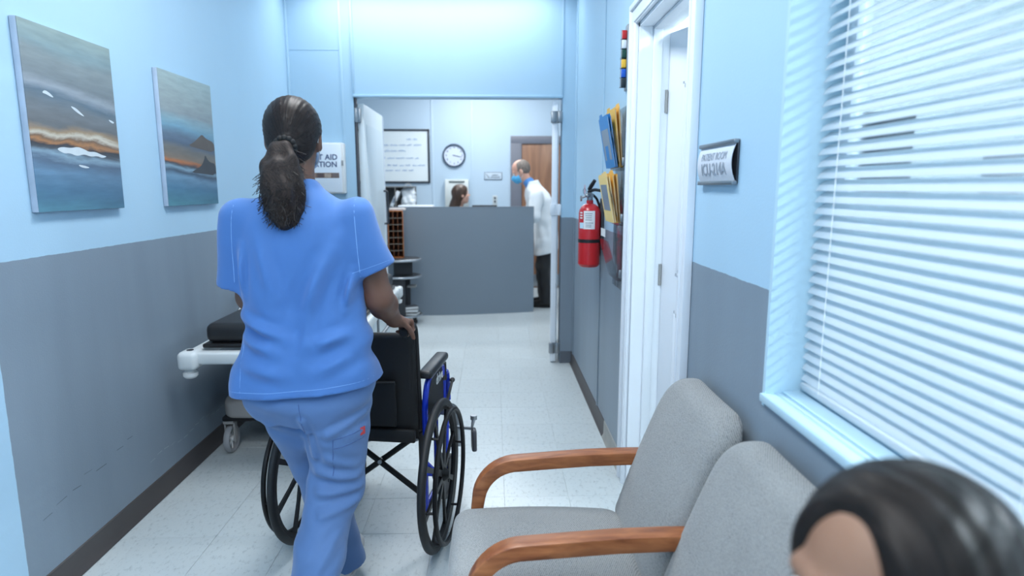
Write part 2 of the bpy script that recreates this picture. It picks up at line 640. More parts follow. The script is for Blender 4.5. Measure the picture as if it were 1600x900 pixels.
# ------------------------------------------------------------------ corridor walls
struct(MB().box(XL - .12, XL, -2.0, YF, 0, CEIL).build('wall_left', M_WALL_L))
DY0, DY1, DZ = 2.075, 2.865, 2.165      # patient-room doorway
WY0, WY1, WZ0, WZ1 = -.30, 1.402, .955, 2.45   # window opening
wr = MB()
wr.box(XR, XRO, -2.0, WY0, 0, CEIL)
wr.box(XR, XRO, WY0, WY1, 0, WZ0)
wr.box(XR, XRO, WY0, WY1, WZ1, CEIL)
wr.box(XR, XRO, WY1, DY0, 0, CEIL)
wr.box(XR, XRO, DY0, DY1, DZ, CEIL)
wr.box(XR, XRO, DY1, YF, 0, CEIL)
wall_right = struct(wr.build('wall_right', M_WALL))
OX0, OX1, OZ = -1.085, .545, 2.145      # opening to the lobby
wf = MB()
wf.box(XL - .12, OX0, YF, YF + .12, 0, CEIL)
wf.box(OX1, XRO, YF, YF + .12, 0, CEIL)
wf.box(OX0, OX1, YF, YF + .12, OZ, CEIL)
wall_far = struct(wf.build('wall_far', M_WALL))
MB().box(OX0 - .006, OX0 + .012, YF - .008, YF, OZ, CEIL, bev=.002).build('joint_strip', M_UPPER, wall_far)
MB().box(OX0 + .0, OX1, YF - .014, YF, OZ - .002, OZ + .018, bev=.004).build('header_strip', M_UPPER, wall_far)
MB().box(XL, XL + .018, YF - .018, YF, PAINT_Z, CEIL, bev=.003).build('corner_strip', M_UPPER, wall_far)
MB().box(OX0 - .095, OX0 - .075, YF - .004, YF, PAINT_Z, CEIL, bev=.001).build('joint_strip', M_UPPER, wall_far)
MB().box(XL + .02, OX0 - .1, YF - .002, YF, 2.492, 2.497).build('panel_joint', M_UPPER, wall_far)
MB().box(OX1 - .012, OX1 + .004, YF - .008, YF, OZ, CEIL, bev=.002).build('joint_strip', M_UPPER, wall_far)
# slim cover strips on the right wall's panel joints
for y in (3.72, 4.93):
    MB().box(XR - .006, XR, y - .012, y + .012, .10, CEIL, bev=.002).build('joint_strip', M_WALL, wall_right)
# scuffs on the grey paint of the left wall
rs = random.Random(3)
M_SCUFF_L = mat('pale_scratch', rgb(168, 178, 186), .6)
M_SCUFF_D = mat('dark_scuff', rgb(86, 94, 102), .6)
wl = bpy.data.objects['wall_left']
for m_, segs in ((M_SCUFF_L, [(2.73 + .062 * i, .205 + .012 * math.sin(i), .045) for i in range(16)]), (M_SCUFF_D, [(2.06, .30, .05), (2.13, .32, .06), (2.22, .33, .05), (2.29, .36, .05), (2.36, .34, .07), (2.5, .365, .05), (2.58, .38, .04)])):
    for y, z, L in segs:
        w_ = rs.uniform(.0012, .0026)
        dz = rs.uniform(-.004, .006)
        MB().prism(chaikin2([(y, z), (y + L, z + dz), (y + L * .96, z + dz + w_), (y + .004, z + w_)]), XL, XL + .0003, 'YZ').build('scuff_mark', m_, wl)
# baseboards
def base_prof(x, s):
    return [(x, 0), (x + s * .016, 0), (x + s * .010, .012), (x + s * .005, .022), (x + s * .004, .098), (x, .102)]
struct(MB().prism(base_prof(XL, 1), -2, YF, 'XZ').build('baseboard_left', M_BASE))
b1 = MB().prism(base_prof(XR, -1), 3.47, YF, 'XZ')
struct(b1.build('baseboard_right', M_BASE))
struct(MB().prism(base_prof(XR, -1), DY1 + .09, 3.462, 'XZ').build('baseboard_right', mat('worn_rubber_base', rgb(150, 150, 146), .5, var=.25, nscale=14)))
struct(MB().prism(base_prof(XR, -1), -1.9, DY0 - .1, 'XZ').build('baseboard_right', M_BASE))
struct(MB().prism([(YF - .012, 0), (YF, 0), (YF, .10), (YF - .006, .10)], OX1 + .004, XR - .006, 'YZ').build('baseboard_far', mat('grey_base', rgb(90, 98, 108), .5)))
struct(MB().prism([(YF - .012, 0), (YF, 0), (YF, .10), (YF - .006, .10)], XL + .018, OX0 - .004, 'YZ').build('baseboard_far', M_BASE))

# ------------------------------------------------------------------ lobby shell
lb = struct(MB().box(-3.0, 3.0, YB, YB + .12, 0, CEIL).build('wall_back', M_LOBBY))
for x in (-.862, -.305):
    MB().box(x - .016, x + .016, YB - .01, YB, .1, CEIL, bev=.003).build('joint_strip', M_LOBBY, lb)
struct(MB().box(-3.0, -2.88, YF + .12, YB, 0, CEIL).build('wall_lobby_left', M_LOBBY))
struct(MB().box(2.88, 3.0, YF + .12, YB, 0, CEIL).build('wall_lobby_right', M_LOBBY))
struct(MB().box(-3.0, XL - .12, YF, YF + .12, 0, CEIL).build('wall_lobby_front_left', M_LOBBY))
struct(MB().box(XRO, 3.0, YF, YF + .12, 0, CEIL).build('wall_lobby_front_right', M_LOBBY))
struct(MB().box(-2.88, .24, YB - .012, YB, 0, .09, bev=.003).build('baseboard_back', M_BASE))
struct(MB().box(XL - .12, XRO, -2.1, -2.0, 0, CEIL).build('wall_near', M_UPPER))
# patient room shell
struct(MB().box(3.6, 3.7, -.6, YF, 0, CEIL).build('wall_patient_room', M_ROOM))
struct(MB().box(XRO, 3.6, -.7, -.6, 0, CEIL).build('wall_patient_room_near', M_ROOM))
struct(MB().box(XRO, 3.6, 4.3, 4.4, 0, CEIL).build('wall_patient_room_far', M_ROOM))
struct(MB().box(XRO, XRO + .006, -.6, WY0, 0, CEIL).box(XRO, XRO + .006, WY1, DY0, 0, CEIL).box(XRO, XRO + .006, DY1, 4.3, 0, CEIL)
       .box(XRO, XRO + .006, DY0, DY1, DZ, CEIL).box(XRO, XRO + .006, WY0, WY1, 0, WZ0).box(XRO, XRO + .006, WY0, WY1, WZ1, CEIL).build('wall_patient_room_side', M_ROOM))

# ------------------------------------------------------------------ ceiling lights
M_DIFF = emit_mat('light_diffuser', (0.9, 0.96, 1, 1), 2.5)
for i, (x, y, sx, sy, w) in enumerate(PANELS):
    t = thing('ceiling_light', ['flat white ceiling panel nearest the camera over the seats', 'flat white ceiling panel above the nurse and wheelchair',
              'flat white lobby ceiling panel above the shelf unit', 'flat white lobby ceiling panel above the man', 'crosswise white ceiling panel above the receptionist',
              'narrow white ceiling strip inside the patient room', 'broad white ceiling panel added deeper inside the patient room to brighten it', 'flat white ceiling panel added behind the camera position to brighten the corridor'][i], 'light', (x, y, CEIL), 0, 'ceiling lights')
    f = MB()
    for s in (-1, 1):
        f.box(s * sx / 2 - .02, s * sx / 2 + .02, -sy / 2 - .02, sy / 2 + .02, -.02, 0, bev=.003)
        f.box(-sx / 2, sx / 2, s * sy / 2 - .02, s * sy / 2 + .02, -.02, 0, bev=.003)
    f.build('frame', M_WHITE, t)
    MB().box(-sx / 2 + .02, sx / 2 - .02, -sy / 2 + .02, sy / 2 - .02, -.012, -.004).build('diffuser', M_DIFF, t)
t = thing('wall_washer_lamp', 'long slim ceiling lamp close to the far wall', 'light', (-.47, 4.78, CEIL))
f = MB()
for s in (-1, 1):
    f.box(-1.03, 1.03, s * .075 - .006, s * .075 + .006, -.05, 0, bev=.002)
    f.box(s * 1.03 - .006, s * 1.03 + .006, -.075, .075, -.05, 0, bev=.002)
f.build('frame', M_WHITE, t)
MB().box(-1.01, 1.01, -.065, .065, -.012, -.004).build('diffuser', M_DIFF, t)

# ------------------------------------------------------------------ patient-room door with casing
d1 = struct(thing('door_1', 'white panelled door standing ajar in a white casing', 'door', (XR, DY1, 0)))
del d1['category']
c = MB()
for s, y in ((1, DY1), (-1, DY0)):
    c.box(-.018, 0, min(y, y + s * .085) - 0, max(y, y + s * .085), 0, DZ + .085, bev=.003)
    c.box(-.028, 0, min(y + s * .066, y + s * .09), max(y + s * .066, y + s * .09), 0, DZ + .09, bev=.004)
    c.box(-.023, 0, min(y + s * .006, y + s * .02), max(y + s * .006, y + s * .02), 0, DZ + .02, bev=.003)
Mx = Matrix.Translation((0, -DY1, 0))
bmesh.ops.transform(c.bm, matrix=Mx, verts=c.bm.verts[:])
c.build('casing', M_WHITE, d1)
c = MB()
c.box(-.0185, 0, DY0 - .085, DY1 + .085, DZ, DZ + .085, bev=.003)
c.box(-.029, 0, DY0 - .09, DY1 + .09, DZ + .066, DZ + .092, bev=.004)
c.box(-.0235, 0, DY0 - .02, DY1 + .02, DZ + .006, DZ + .02, bev=.003)
bmesh.ops.transform(c.bm, matrix=Mx, verts=c.bm.verts[:])
c.build('head_casing', M_WHITE, d1)
j = MB()
j.box(0, .165, DY1 - .016, DY1, 0, DZ)
j.box(0, .165, DY0, DY0 + .016, 0, DZ)
j.box(0, .165, DY0, DY1, DZ - .016, DZ)
for y0, y1 in ((DY1 - .03, DY1 - .016), (DY0 + .016, DY0 + .03)):
    j.box(.06, .10, y0, y1, 0, DZ - .016, bev=.003)
j.box(.06, .10, DY0, DY1, DZ - .03, DZ - .016, bev=.003)
bmesh.ops.transform(j.bm, matrix=Mx, verts=j.bm.verts[:])
j.build('jamb', M_WHITE, d1)
# leaf, hinged on the far jamb, swung a little into the room
ang = R(20)
leafM = Matrix.Translation((.135, -.02, 0)) @ Matrix.Rotation(ang, 4, 'Z')
W = .755
l = MB()
l.box(0, .036, -W, 0, .008, DZ - .045, bev=.002)
leaf = l.build('door_leaf', M_WHITE, d1)
leaf.matrix_local = leafM
def panel_frame(y0, y1, z0, z1):
    p = MB()
    for a in range(2):
        e = .016 * a
        p.box(-.006 - .003 * a, 0, y0 + e, y1 - e, z0 + e, z0 + e + .014, bev=.002)
        p.box(-.006 - .003 * a, 0, y0 + e, y1 - e, z1 - e - .014, z1 - e, bev=.002)
        p.box(-.006 - .003 * a, 0, y0 + e, y0 + e + .014, z0 + e, z1 - e, bev=.002)
        p.box(-.006 - .003 * a, 0, y1 - e - .014, y1 - e, z0 + e, z1 - e, bev=.002)
    return p
for y0, y1 in ((-W + .11, -W / 2 - .045), (-W / 2 + .045, -.11)):
    for z0, z1 in ((1.06, 1.90), (.22, .90)):
        panel_frame(y0, y1, z0, z1).build('panel_moulding', M_WHITE, leaf)
for z in (1.83, 1.05, .25):
    MB().cyl((-.006, .004, z - .05), (-.006, .004, z + .05), .007, n=10).box(-.003, .03, .0, .006, z - .045, z + .045).build('hinge', M_GPLAS, leaf)
k = MB().lathe([(.012, 0), (.012, .03), (.026, .04), (.028, .055), (.02, .068), (.0, .07)], n=20)
bmesh.ops.transform(k.bm, matrix=Matrix.Translation((0, -W + .06, .95)) @ Matrix.Rotation(-PI / 2, 4, 'Y'), verts=k.bm.verts[:])
k.build('door_knob', M_STEEL, leaf)

# ------------------------------------------------------------------ window and its blind
w1 = struct(thing('window_1', 'blue lined window recess beside the patient door', 'window', (XR, 0, 0)))
del w1['category']
M_LINING = mat('window_lining_paint', rgb(182, 212, 228), .4, var=.03)
jm = MB()
jm.box(-.002, XRO - XR, WY1 - .001, WY1 + .012, WZ0 - .02, WZ1 + .02)
jm.box(-.002, XRO - XR, WY0 - .012, WY0 + .001, WZ0 - .02, WZ1 + .02)
jm.box(-.002, XRO - XR, WY0, WY1, WZ1 - .001, WZ1 + .012)
jm.build('jamb', M_LINING, w1)
sl = MB()
sl.box(-.012, XRO - XR, WY0 - .015, WY1 + .006, WZ0 - .008, WZ0 + .012, bev=.003)
sl.box(.040, XRO - XR, WY0, WY1 - .001, WZ0 + .012, WZ0 + .018, bev=.002)
sl.build('window_sill', M_LINING, w1)
fr = MB()
for y in (WY0 + .02, WY1 - .02, .55):
    fr.box(.125, .155, y - .02, y + .02, WZ0 + .018, WZ1, bev=.003)
for z in (WZ0 + .04, WZ1 - .02):
    fr.box(.126, .154, WY0, WY1 - .001, z - .022, z + .02, bev=.003)
fr.build('window_frame', M_WHITE, w1)
M_GLASS = glass_mat('window_glass', gloss=.10)
for y0, y1 in ((WY0 + .04, .53), (.57, WY1 - .04)):
    MB().box(.138, .142, y0, y1, WZ0 + .06, WZ1 - .04).build('pane', M_GLASS, w1)

BX = .735       # blind's centre plane
def slat_material():
    m, nt, b = new_mat('blind_vinyl')
    b.inputs['Base Color'].default_value = rgb(214, 221, 226)
    b.inputs['Roughness'].default_value = .38
    tr = N(nt, 'ShaderNodeBsdfTranslucent'); tr.inputs[0].default_value = rgb(190, 215, 230)
    mx = N(nt, 'ShaderNodeMixShader'); mx.inputs[0].default_value = .30
    out = nt.nodes['Material Output']
    nt.links.new(b.outputs[0], mx.inputs[1]); nt.links.new(tr.outputs[0], mx.inputs[2]); nt.links.new(mx.outputs[0], out.inputs[0])
    return m
M_SLAT = slat_material()
BY0, BY1 = WY0 + .01, WY1 - .012
blind = thing('venetian_blind', 'white horizontal slat blind hanging closed in the window recess', 'blind', (BX, (BY0 + BY1) / 2, WZ1))
PITCH, SW, TILT = .0258, .0345, R(42)
HB = (BY1 - BY0) / 2
prof = []
for i in range(7):
    s = -SW / 2 + SW * i / 6
    prof.append((s, .0035 * (1 - (2 * s / SW) ** 2)))
pp = []
for s, c_ in prof:
    # corridor edge low, room edge high; crown towards the corridor and up
    pp.append((s * math.cos(TILT) - c_ * math.sin(TILT), s * math.sin(TILT) + c_ * math.cos(TILT)))
th = .0009
pl = pp + [(a + th * math.sin(TILT), b_ - th * math.cos(TILT)) for a, b_ in reversed(pp)]
slat_me = None
nsl = int((WZ1 - .05 - (WZ0 + .055)) / PITCH)
for k in range(nsl):
    if slat_me is None:
        o = MB().prism(pl, -HB, HB, 'XZ').build('slat', M_SLAT, blind, sharp=60)
        slat_me = o.data
    else:
        o = link('slat', slat_me, None, blind)
    z = WZ0 + .062 + k * PITCH
    o.location = (0, 0, z - WZ1)
    o.rotation_euler = (random.uniform(-.0008, .0008), random.uniform(-.02, .02), 0)
MB().box(-.016, .016, -HB, HB, WZ0 + .026 - WZ1, WZ0 + .044 - WZ1, bev=.005, M=Matrix.Translation((0, 0, 0))).build('bottom_rail', M_SLAT, blind)
MB().box(-.02, .02, -HB, HB, -.045, -.002, bev=.003).build('head_rail', M_WHITE, blind)
M_TAPE = mat('ladder_cord', rgb(232, 236, 238), .8)
for y in (HB - .085, HB - .62, -HB + .62, -HB + .085):
    for dx in (-.0155, .0155):
        MB().tube([(dx, y, WZ0 + .04 - WZ1), (dx, y, -.04)], .0008, n=5).build('ladder_cord', M_TAPE, blind)
# bright tall window of the patient room, glimpsed through the gaps
# ------------------------------------------------------------------ inside the patient room
t = thing('wall_monitor', 'dark flat screen on the patient room wall behind the blind', 'screen', (2.62, 4.29, 1.66), R(-90))
MB().box(-.04, .0, -.27, .27, -.30, .30, bev=.008).build('housing', M_BLACK, t)
MB().box(-.043, -.04, -.25, .25, -.27, .27).build('screen', mat('dark_screen', rgb(18, 22, 28), .15), t)
t = thing('patient_monitor', 'small dark bedside monitor on a pole behind the blind', 'monitor', (2.85, 3.45, 0), R(-60))
MB().box(-.05, .05, -.16, .16, 1.40, 1.65, bev=.02).build('housing', M_DARKST, t)
MB().box(-.053, -.05, -.13, .13, 1.44, 1.62).build('screen', mat('dark_screen_b', rgb(20, 30, 34), .15), t)
MB().cyl((0, 0, .04), (0, 0, 1.40), .016).build('pole', M_STEEL, t)
for k in range(5):
    a = 2 * PI * k / 5
    MB().tube([(0, 0, .05), (.25 * math.cos(a), .25 * math.sin(a), .03)], .014, n=8).cyl((.25 * math.cos(a), .25 * math.sin(a) - .012, .025), (.25 * math.cos(a), .25 * math.sin(a) + .012, .025), .025).build('leg', M_BLACK, t)

# ------------------------------------------------------------------ paintings
def chaikin(pts, k=2, closed=True):
    for _ in range(k):
        out = []
        for i in range(len(pts)):
            a, b_ = pts[i], pts[(i + 1) % len(pts)]
            out += [(a[0] * .75 + b_[0] * .25, a[1] * .75 + b_[1] * .25), (a[0] * .25 + b_[0] * .75, a[1] * .25 + b_[1] * .75)]
        pts = out
    return pts
def painting_mat(name, stops, seed, scale):
    m, nt, b = new_mat(name)
    tc = N(nt, 'ShaderNodeTexCoord')
    sx = N(nt, 'ShaderNodeSeparateXYZ'); nt.links.new(tc.outputs['Object'], sx.inputs[0])
    mp = N(nt, 'ShaderNodeMapping'); mp.inputs['Scale'].default_value = (3, 2.2, 9); mp.inputs['Location'].default_value = (seed, seed * 2.3, seed)
    nt.links.new(tc.outputs['Object'], mp.inputs[0])
    n1 = N(nt, 'ShaderNodeTexNoise'); n1.inputs['Scale'].default_value = 1.0; n1.inputs['Detail'].default_value = 8; n1.inputs['Roughness'].default_value = .62; n1.inputs['Distortion'].default_value = .5
    nt.links.new(mp.outputs[0], n1.inputs['Vector'])
    a = N(nt, 'ShaderNodeMath', operation='MULTIPLY_ADD'); a.inputs[1].default_value = 1 / .64; a.inputs[2].default_value = .5 - .5 * scale
    nt.links.new(sx.outputs[2], a.inputs[0])
    a2 = N(nt, 'ShaderNodeMath', operation='MULTIPLY_ADD'); a2.inputs[1].default_value = scale
    nt.links.new(n1.outputs['Fac'], a2.inputs[0]); nt.links.new(a.outputs[0], a2.inputs[2])
    # gentle slope of the horizon across the canvas
    a3 = N(nt, 'ShaderNodeMath', operation='MULTIPLY_ADD'); a3.inputs[1].default_value = .10
    nt.links.new(sx.outputs[1], a3.inputs[0]); nt.links.new(a2.outputs[0], a3.inputs[2])
    cr = N(nt, 'ShaderNodeValToRGB')
    e = cr.color_ramp.elements
    while len(e) > 2:
        e.remove(e[-1])
    e[0].position, e[0].color = stops[0][0], rgb(*stops[0][1])
    e[1].position, e[1].color = stops[-1][0], rgb(*stops[-1][1])
    for p, c in stops[1:-1]:
        q = e.new(p); q.color = rgb(*c)
    nt.links.new(a3.outputs[0], cr.inputs[0])
    # brush mottling
    mp2 = N(nt, 'ShaderNodeMapping'); mp2.inputs['Scale'].default_value = (8, 5, 30)
    nt.links.new(tc.outputs['Object'], mp2.inputs[0])
    n2 = N(nt, 'ShaderNodeTexNoise'); n2.inputs['Scale'].default_value = 1.6; n2.inputs['Detail'].default_value = 6
    nt.links.new(mp2.outputs[0], n2.inputs['Vector'])
    hs = N(nt, 'ShaderNodeHueSaturation')
    v = N(nt, 'ShaderNodeMath', operation='MULTIPLY_ADD'); v.inputs[1].default_value = .5; v.inputs[2].default_value = .75
    nt.links.new(n2.outputs['Fac'], v.inputs[0]); nt.links.new(v.outputs[0], hs.inputs['Value']); nt.links.new(cr.outputs[0], hs.inputs['Color'])
    nt.links.new(hs.outputs[0], b.inputs['Base Color'])
    b.inputs['Roughness'].default_value = .6
    bp = N(nt, 'ShaderNodeBump'); bp.inputs['Strength'].default_value = .3; bp.inputs['Distance'].default_value = .002
    nt.links.new(n2.outputs['Fac'], bp.inputs['Height']); nt.links.new(bp.outputs[0], b.inputs['Normal'])
    return m
P1 = painting_mat('seascape_paint_a', [(0, (92, 140, 160)), (.10, (84, 122, 150)), (.20, (104, 138, 166)), (.27, (92, 112, 134)), (.30, (132, 158, 176)), (.33, (78, 84, 92)), (.355, (60, 62, 68)), (.375, (168, 122, 84)),
      (.395, (120, 96, 78)), (.42, (196, 190, 176)), (.445, (150, 130, 106)), (.48, (104, 108, 112)), (.56, (108, 116, 122)), (.62, (90, 108, 122)), (.67, (140, 150, 160)), (.72, (112, 122, 128)), (.82, (122, 134, 138)), (.9, (118, 140, 146)), (1, (132, 150, 148))], 3.1, .16)
P2 = painting_mat('seascape_paint_b', [(0, (88, 138, 154)), (.12, (82, 124, 152)), (.2, (112, 146, 172)), (.24, (70, 86, 104)), (.27, (128, 156, 174)), (.295, (66, 70, 78)), (.32, (176, 112, 74)), (.35, (124, 112, 100)), (.42, (110, 110, 108)),
      (.47, (84, 100, 120)), (.52, (92, 110, 128)), (.58, (110, 150, 172)), (.63, (126, 158, 172)), (.7, (134, 146, 150)), (.82, (140, 154, 156)), (1, (146, 166, 168))], 7.7, .12)
M_STREAK = mat('white_paint_streak', rgb(198, 208, 214), .6, var=.12, nscale=40)
M_CANV = mat('canvas_edge', rgb(176, 190, 208), .7, var=.2, nscale=12)
for nm, lab, y0, y1, mt, z0 in (('canvas_painting', 'unframed seascape canvas nearer the camera with a white streak over orange shore', 2.185, 2.685, P1, 1.366),
                                ('canvas_painting', 'unframed seascape canvas farther along the wall with a dark headland', 3.045, 3.590, P2, 1.362)):
    yc, zc, h, hw = (y0 + y1) / 2, z0 + .32, .32, (y1 - y0) / 2
    t = thing(nm, lab, 'painting', (XL, yc, zc), 0, 'seascape canvases on the wall')
    MB().box(.001, .024, -hw, hw, -h, h, bev=.003).build('canvas_edge', M_CANV, t)
    f = MB().box(.0235, .026, -hw + .001, hw - .001, -h + .001, h - .001, bev=.001).build('painted_face', mt, t)
    if mt is P2:
        for pts, cc in (([(-.02, -.155), (.02, -.14), (.09, -.12), (.13, -.09), (.15, -.055), (.165, -.075), (.20, -.095), (hw - .003, -.10), (hw - .003, -.165), (.1, -.158)], rgb(62, 66, 72)),
                        ([(-.04, -.02), (.03, .0), (.09, .03), (.13, .05), (.17, .03), (hw - .003, .015), (hw - .003, -.04), (.1, -.03)], rgb(92, 86, 82))):
            MB().prism(chaikin(pts, 1), .026, .0263, 'YZ').build('painted_headland', mat('headland_paint', cc, .6, var=.25, nscale=14), f)
    else:
        for pts in ([(-.13, -.100), (-.10, -.090), (-.05, -.092), (-.01, -.084), (.03, -.093), (.05, -.100), (.09, -.097), (.13, -.108), (.165, -.112), (.13, -.120), (.10, -.113), (.06, -.118), (.02, -.110), (-.02, -.120), (-.06, -.110), (-.09, -.114)],
                    [(-.17, .088), (-.155, .100), (-.13, .092), (-.11, .078), (-.13, .080), (-.15, .086)], [(-.03, .062), (.0, .058), (.03, .042), (.05, .03), (.02, .036), (-.01, .048)],
                    [(-.02, -.150), (.02, -.153), (.05, -.160), (.02, -.163), (-.01, -.158)], [(.195, .036), (.215, .034), (.235, .028), (.225, .022), (.205, .028)]):
            MB().prism(chaikin(pts), .026, .0263, 'YZ').build('painted_streak', M_STREAK, f)

# ------------------------------------------------------------------ room sign
t = thing('room_sign', 'curved patient room sign in a silver holder on the blue wall', 'sign', (XR, 1.782, 1.5175))
MB().box(-.006, 0, -.14, .14, -.057, .057, bev=.002).build('backplate', M_DARKST, t)
for z in (-.054, .054):
    MB().box(-.018, 0, -.14, .14, z - .006, z + .006, bev=.003).build('holder_rail', M_STEEL, t)
cv = [( -.010 - .011 * (1 - (z / .048) ** 2), z) for z in [(-.048 + .096 * i / 24) for i in range(25)]]
MB().prism(cv + [(x + .0015, z) for x, z in reversed(cv)], -.136, .136, 'XZ').build('sign_insert', mat('sign_paper', rgb(208, 214, 224), .35, var=.02), t)
def bent_text(body, size, zc, mt, parent, bold=0.0, sx=1.0):
    me = text_mesh(body, size, depth=.0002, bold=bold)
    tb = bmesh.new(); tb.from_mesh(me)
    for i in range(-12, 13):        # cut the letters into bands so that they follow the curve
        bmesh.ops.bisect_plane(tb, geom=tb.verts[:] + tb.edges[:] + tb.faces[:], plane_co=(0, i * .0025, 0), plane_no=(0, 1, 0))
    tb.to_mesh(me); tb.free()
    for v in me.vertices:
        y, z, d = -v.co.x * sx, v.co.y + zc, v.co.z
        v.co = (-.0114 - .011 * (1 - (z / .048) ** 2) - d, y, z)
    me.update()
    return link('lettering', me, mt, parent)
M_SIGNTXT = mat('sign_print', rgb(150, 160, 174), .5)
bent_text('PATIENT ROOM', .030, .019, M_SIGNTXT, t, sx=.93)
bent_text('ICU-214A', .048, -.017, M_SIGNTXT, t, bold=.0006, sx=.98)

# ------------------------------------------------------------------ clear wall pocket rack with folders
M_ACRYL = glass_mat('clear_acrylic', (0.985, .99, .995, 1), .08, .06)
M_YEL = mat('manila_card', rgb(238, 190, 92), .6, var=.05)
M_YEL2 = mat('pale_manila_card', rgb(244, 214, 140), .6, var=.05)
M_BLUF = mat('blue_card', rgb(28, 128, 196), .45, var=.05)
M_SMOKE = mat('grey_label', rgb(126, 140, 156), .4)
RY = 3.165
t = thing('pocket_rack', 'clear wall rack of three file pockets beside the white door casing', 'file rack', (XR, RY, 0))
MB().box(-.006, -.001, -.14, .14, .94, 1.84, bev=.001).build('back_panel', M_ACRYL, t)
POCK = [(1.535, 1.72), (1.265, 1.45), (.99, 1.19)]
for zb, zt in POCK:
    p = MB()
    p.prism([(-.006, zb), (-.03, zb), (-.085, zt), (-.081, zt), (-.028, zb + .003), (-.006, zb + .003)], -.13, .13, 'XZ')
    for s in (-1, 1):
        p.prism([(-.006, zb), (-.03, zb), (-.085, zt), (-.006, zt)], s * .13 - .0015, s * .13 + .0015, 'XZ')
    p.build('pocket', M_ACRYL, t)
    MB().box(-.03, -.006, -.155, -.14, zb + .02, zb + .06, bev=.003).cyl((-.031, -.147, zb + .04), (-.03, -.147, zb + .04), .005).build('clip', M_STEEL, t)
MB().box(-.0865, -.085, -.06, .06, 1.205, 1.245).build('label_slip', M_WPLAS, t)
def folder(lab, zb, zt, x0, x1, ym, w, m, tabside, pale=None):
    f = thing('file_folder', lab, 'folder', (XR, RY + ym, zb), 0, 'folders in the wall rack')
    hh = zt - zb
    d = Vector((x1 - x0, 0, hh)); d.normalize()
    Mf = Matrix(((0, d.x, -d.z, x0), (-1, 0, 0, 0), (0, d.z, d.x, .004), (0, 0, 0, 1)))
    # sheet coordinates: a along -Y, b up along the lean, c away from it
    ta, tb = (-w / 2 + .01, -w / 2 + .09) if tabside < 0 else (w / 2 - .09, w / 2 - .01)
    poly = [(-w / 2, 0), (w / 2, 0), (w / 2, hh)] + ([(tb, hh), (tb - .006, hh + .014), (ta + .006, hh + .014), (ta, hh)]) + [(-w / 2, hh)]
    MB().prism(poly, -.0012, 0, 'XY', M=Mf).build('back_cover', m, f)
    MB().prism([(-w / 2, 0), (w / 2, 0), (w / 2, hh - .006), (-w / 2, hh - .006)], .0032, .0042, 'XY', M=Mf).build('front_cover', m, f)
    MB().prism([(-w / 2 + .004, .004), (w / 2 - .004, .004), (w / 2 - .004, hh - .012), (-w / 2 + .004, hh - .012)], .0004, .0028, 'XY', M=Mf).build('papers', pale or M_WPLAS, f)
    return f, Mf
f, Mf = folder('blue folder with grey label sleeve at the front of the upper pocket', 1.545, 1.80, -.052, -.100, 0, .235, M_BLUF, -1)
MB().prism([(-.09, .04), (.09, .04), (.09, .19), (-.09, .19)], .0043, .0049, 'XY', M=Mf).build('label_sleeve', M_SMOKE, f)
MB().prism([(-.05, .03), (.03, .03), (.03, .11), (-.05, .11)], .005, .0054, 'XY', M=Mf).build('label_window', M_BLUF, f)
folder('second blue folder right behind the front blue one', 1.545, 1.79, -.043, -.084, .002, .235, M_BLUF, 1)
folder('thin yellow folder leaning behind the blue folders', 1.545, 1.83, -.030, -.062, -.004, .235, M_YEL, -1)
folder('yellow folder nearest the wall in the upper pocket', 1.545, 1.835, -.018, -.042, .004, .235, M_YEL, 1)
f, Mf = folder('pale yellow folder with grey sleeve at the front of the middle pocket', 1.275, 1.515, -.050, -.096, 0, .23, M_YEL2, 1)
MB().prism([(-.085, .06), (.085, .06), (.085, .19), (-.085, .19)], .0043, .0049, 'XY', M=Mf).build('label_sleeve', M_SMOKE, f)
folder('pale yellow folder second from the front in the middle pocket', 1.275, 1.51, -.042, -.082, .003, .23, M_YEL2, -1)
folder('orange yellow folder third from the front in the middle pocket', 1.275, 1.52, -.032, -.064, -.003, .23, M_YEL, 1)
folder('orange yellow folder nearest the wall in the middle pocket', 1.275, 1.515, -.020, -.044, .002, .23, M_YEL, -1)

# ------------------------------------------------------------------ exam-room signal flags
t = thing('signal_flags', 'column of small coloured room flags beside the top of the door casing', 'flags', (XR, 3.075, 2.06))
MB().box(-.012, 0, -.02, .03, -.15, .15, bev=.003).build('mounting_rail', M_STEEL, t)
for i, cc in enumerate([(196, 40, 44), (228, 232, 236), (22, 70, 58), (240, 190, 60), (28, 92, 196), (34, 44, 50)]):
    z = .105 - i * .044
    fl = MB().box(-.034, -.012, -.012, .012, z - .019, z + .019, bev=.003).build('flag', mat('flag_plastic', rgb(*cc), .35, var=.02), t)
    MB().cyl((-.034, 0, z - .021), (-.034, 0, z + .021), .004, n=8).cyl((-.040, 0, z - .021), (-.008, 0, z - .021), .0022, n=6).build('hinge_pin', M_STEEL, fl)
t = tag(MB().box(-.0015, 0, -.03, .03, -.035, .035, bev=.0005).build('wall_sticker', mat('pink_sticker', rgb(196, 178, 196), .5, var=.2, nscale=60), loc=(XR, 4.42, 1.435)),
        'small faded pinkish sticker on the blue wall above the extinguisher', 'sticker')
MB().box(-.0018, -.0014, -.018, .018, -.02, .02).build('printed_square', mat('faded_red_print', rgb(190, 140, 158), .5, var=.3, nscale=120), t)

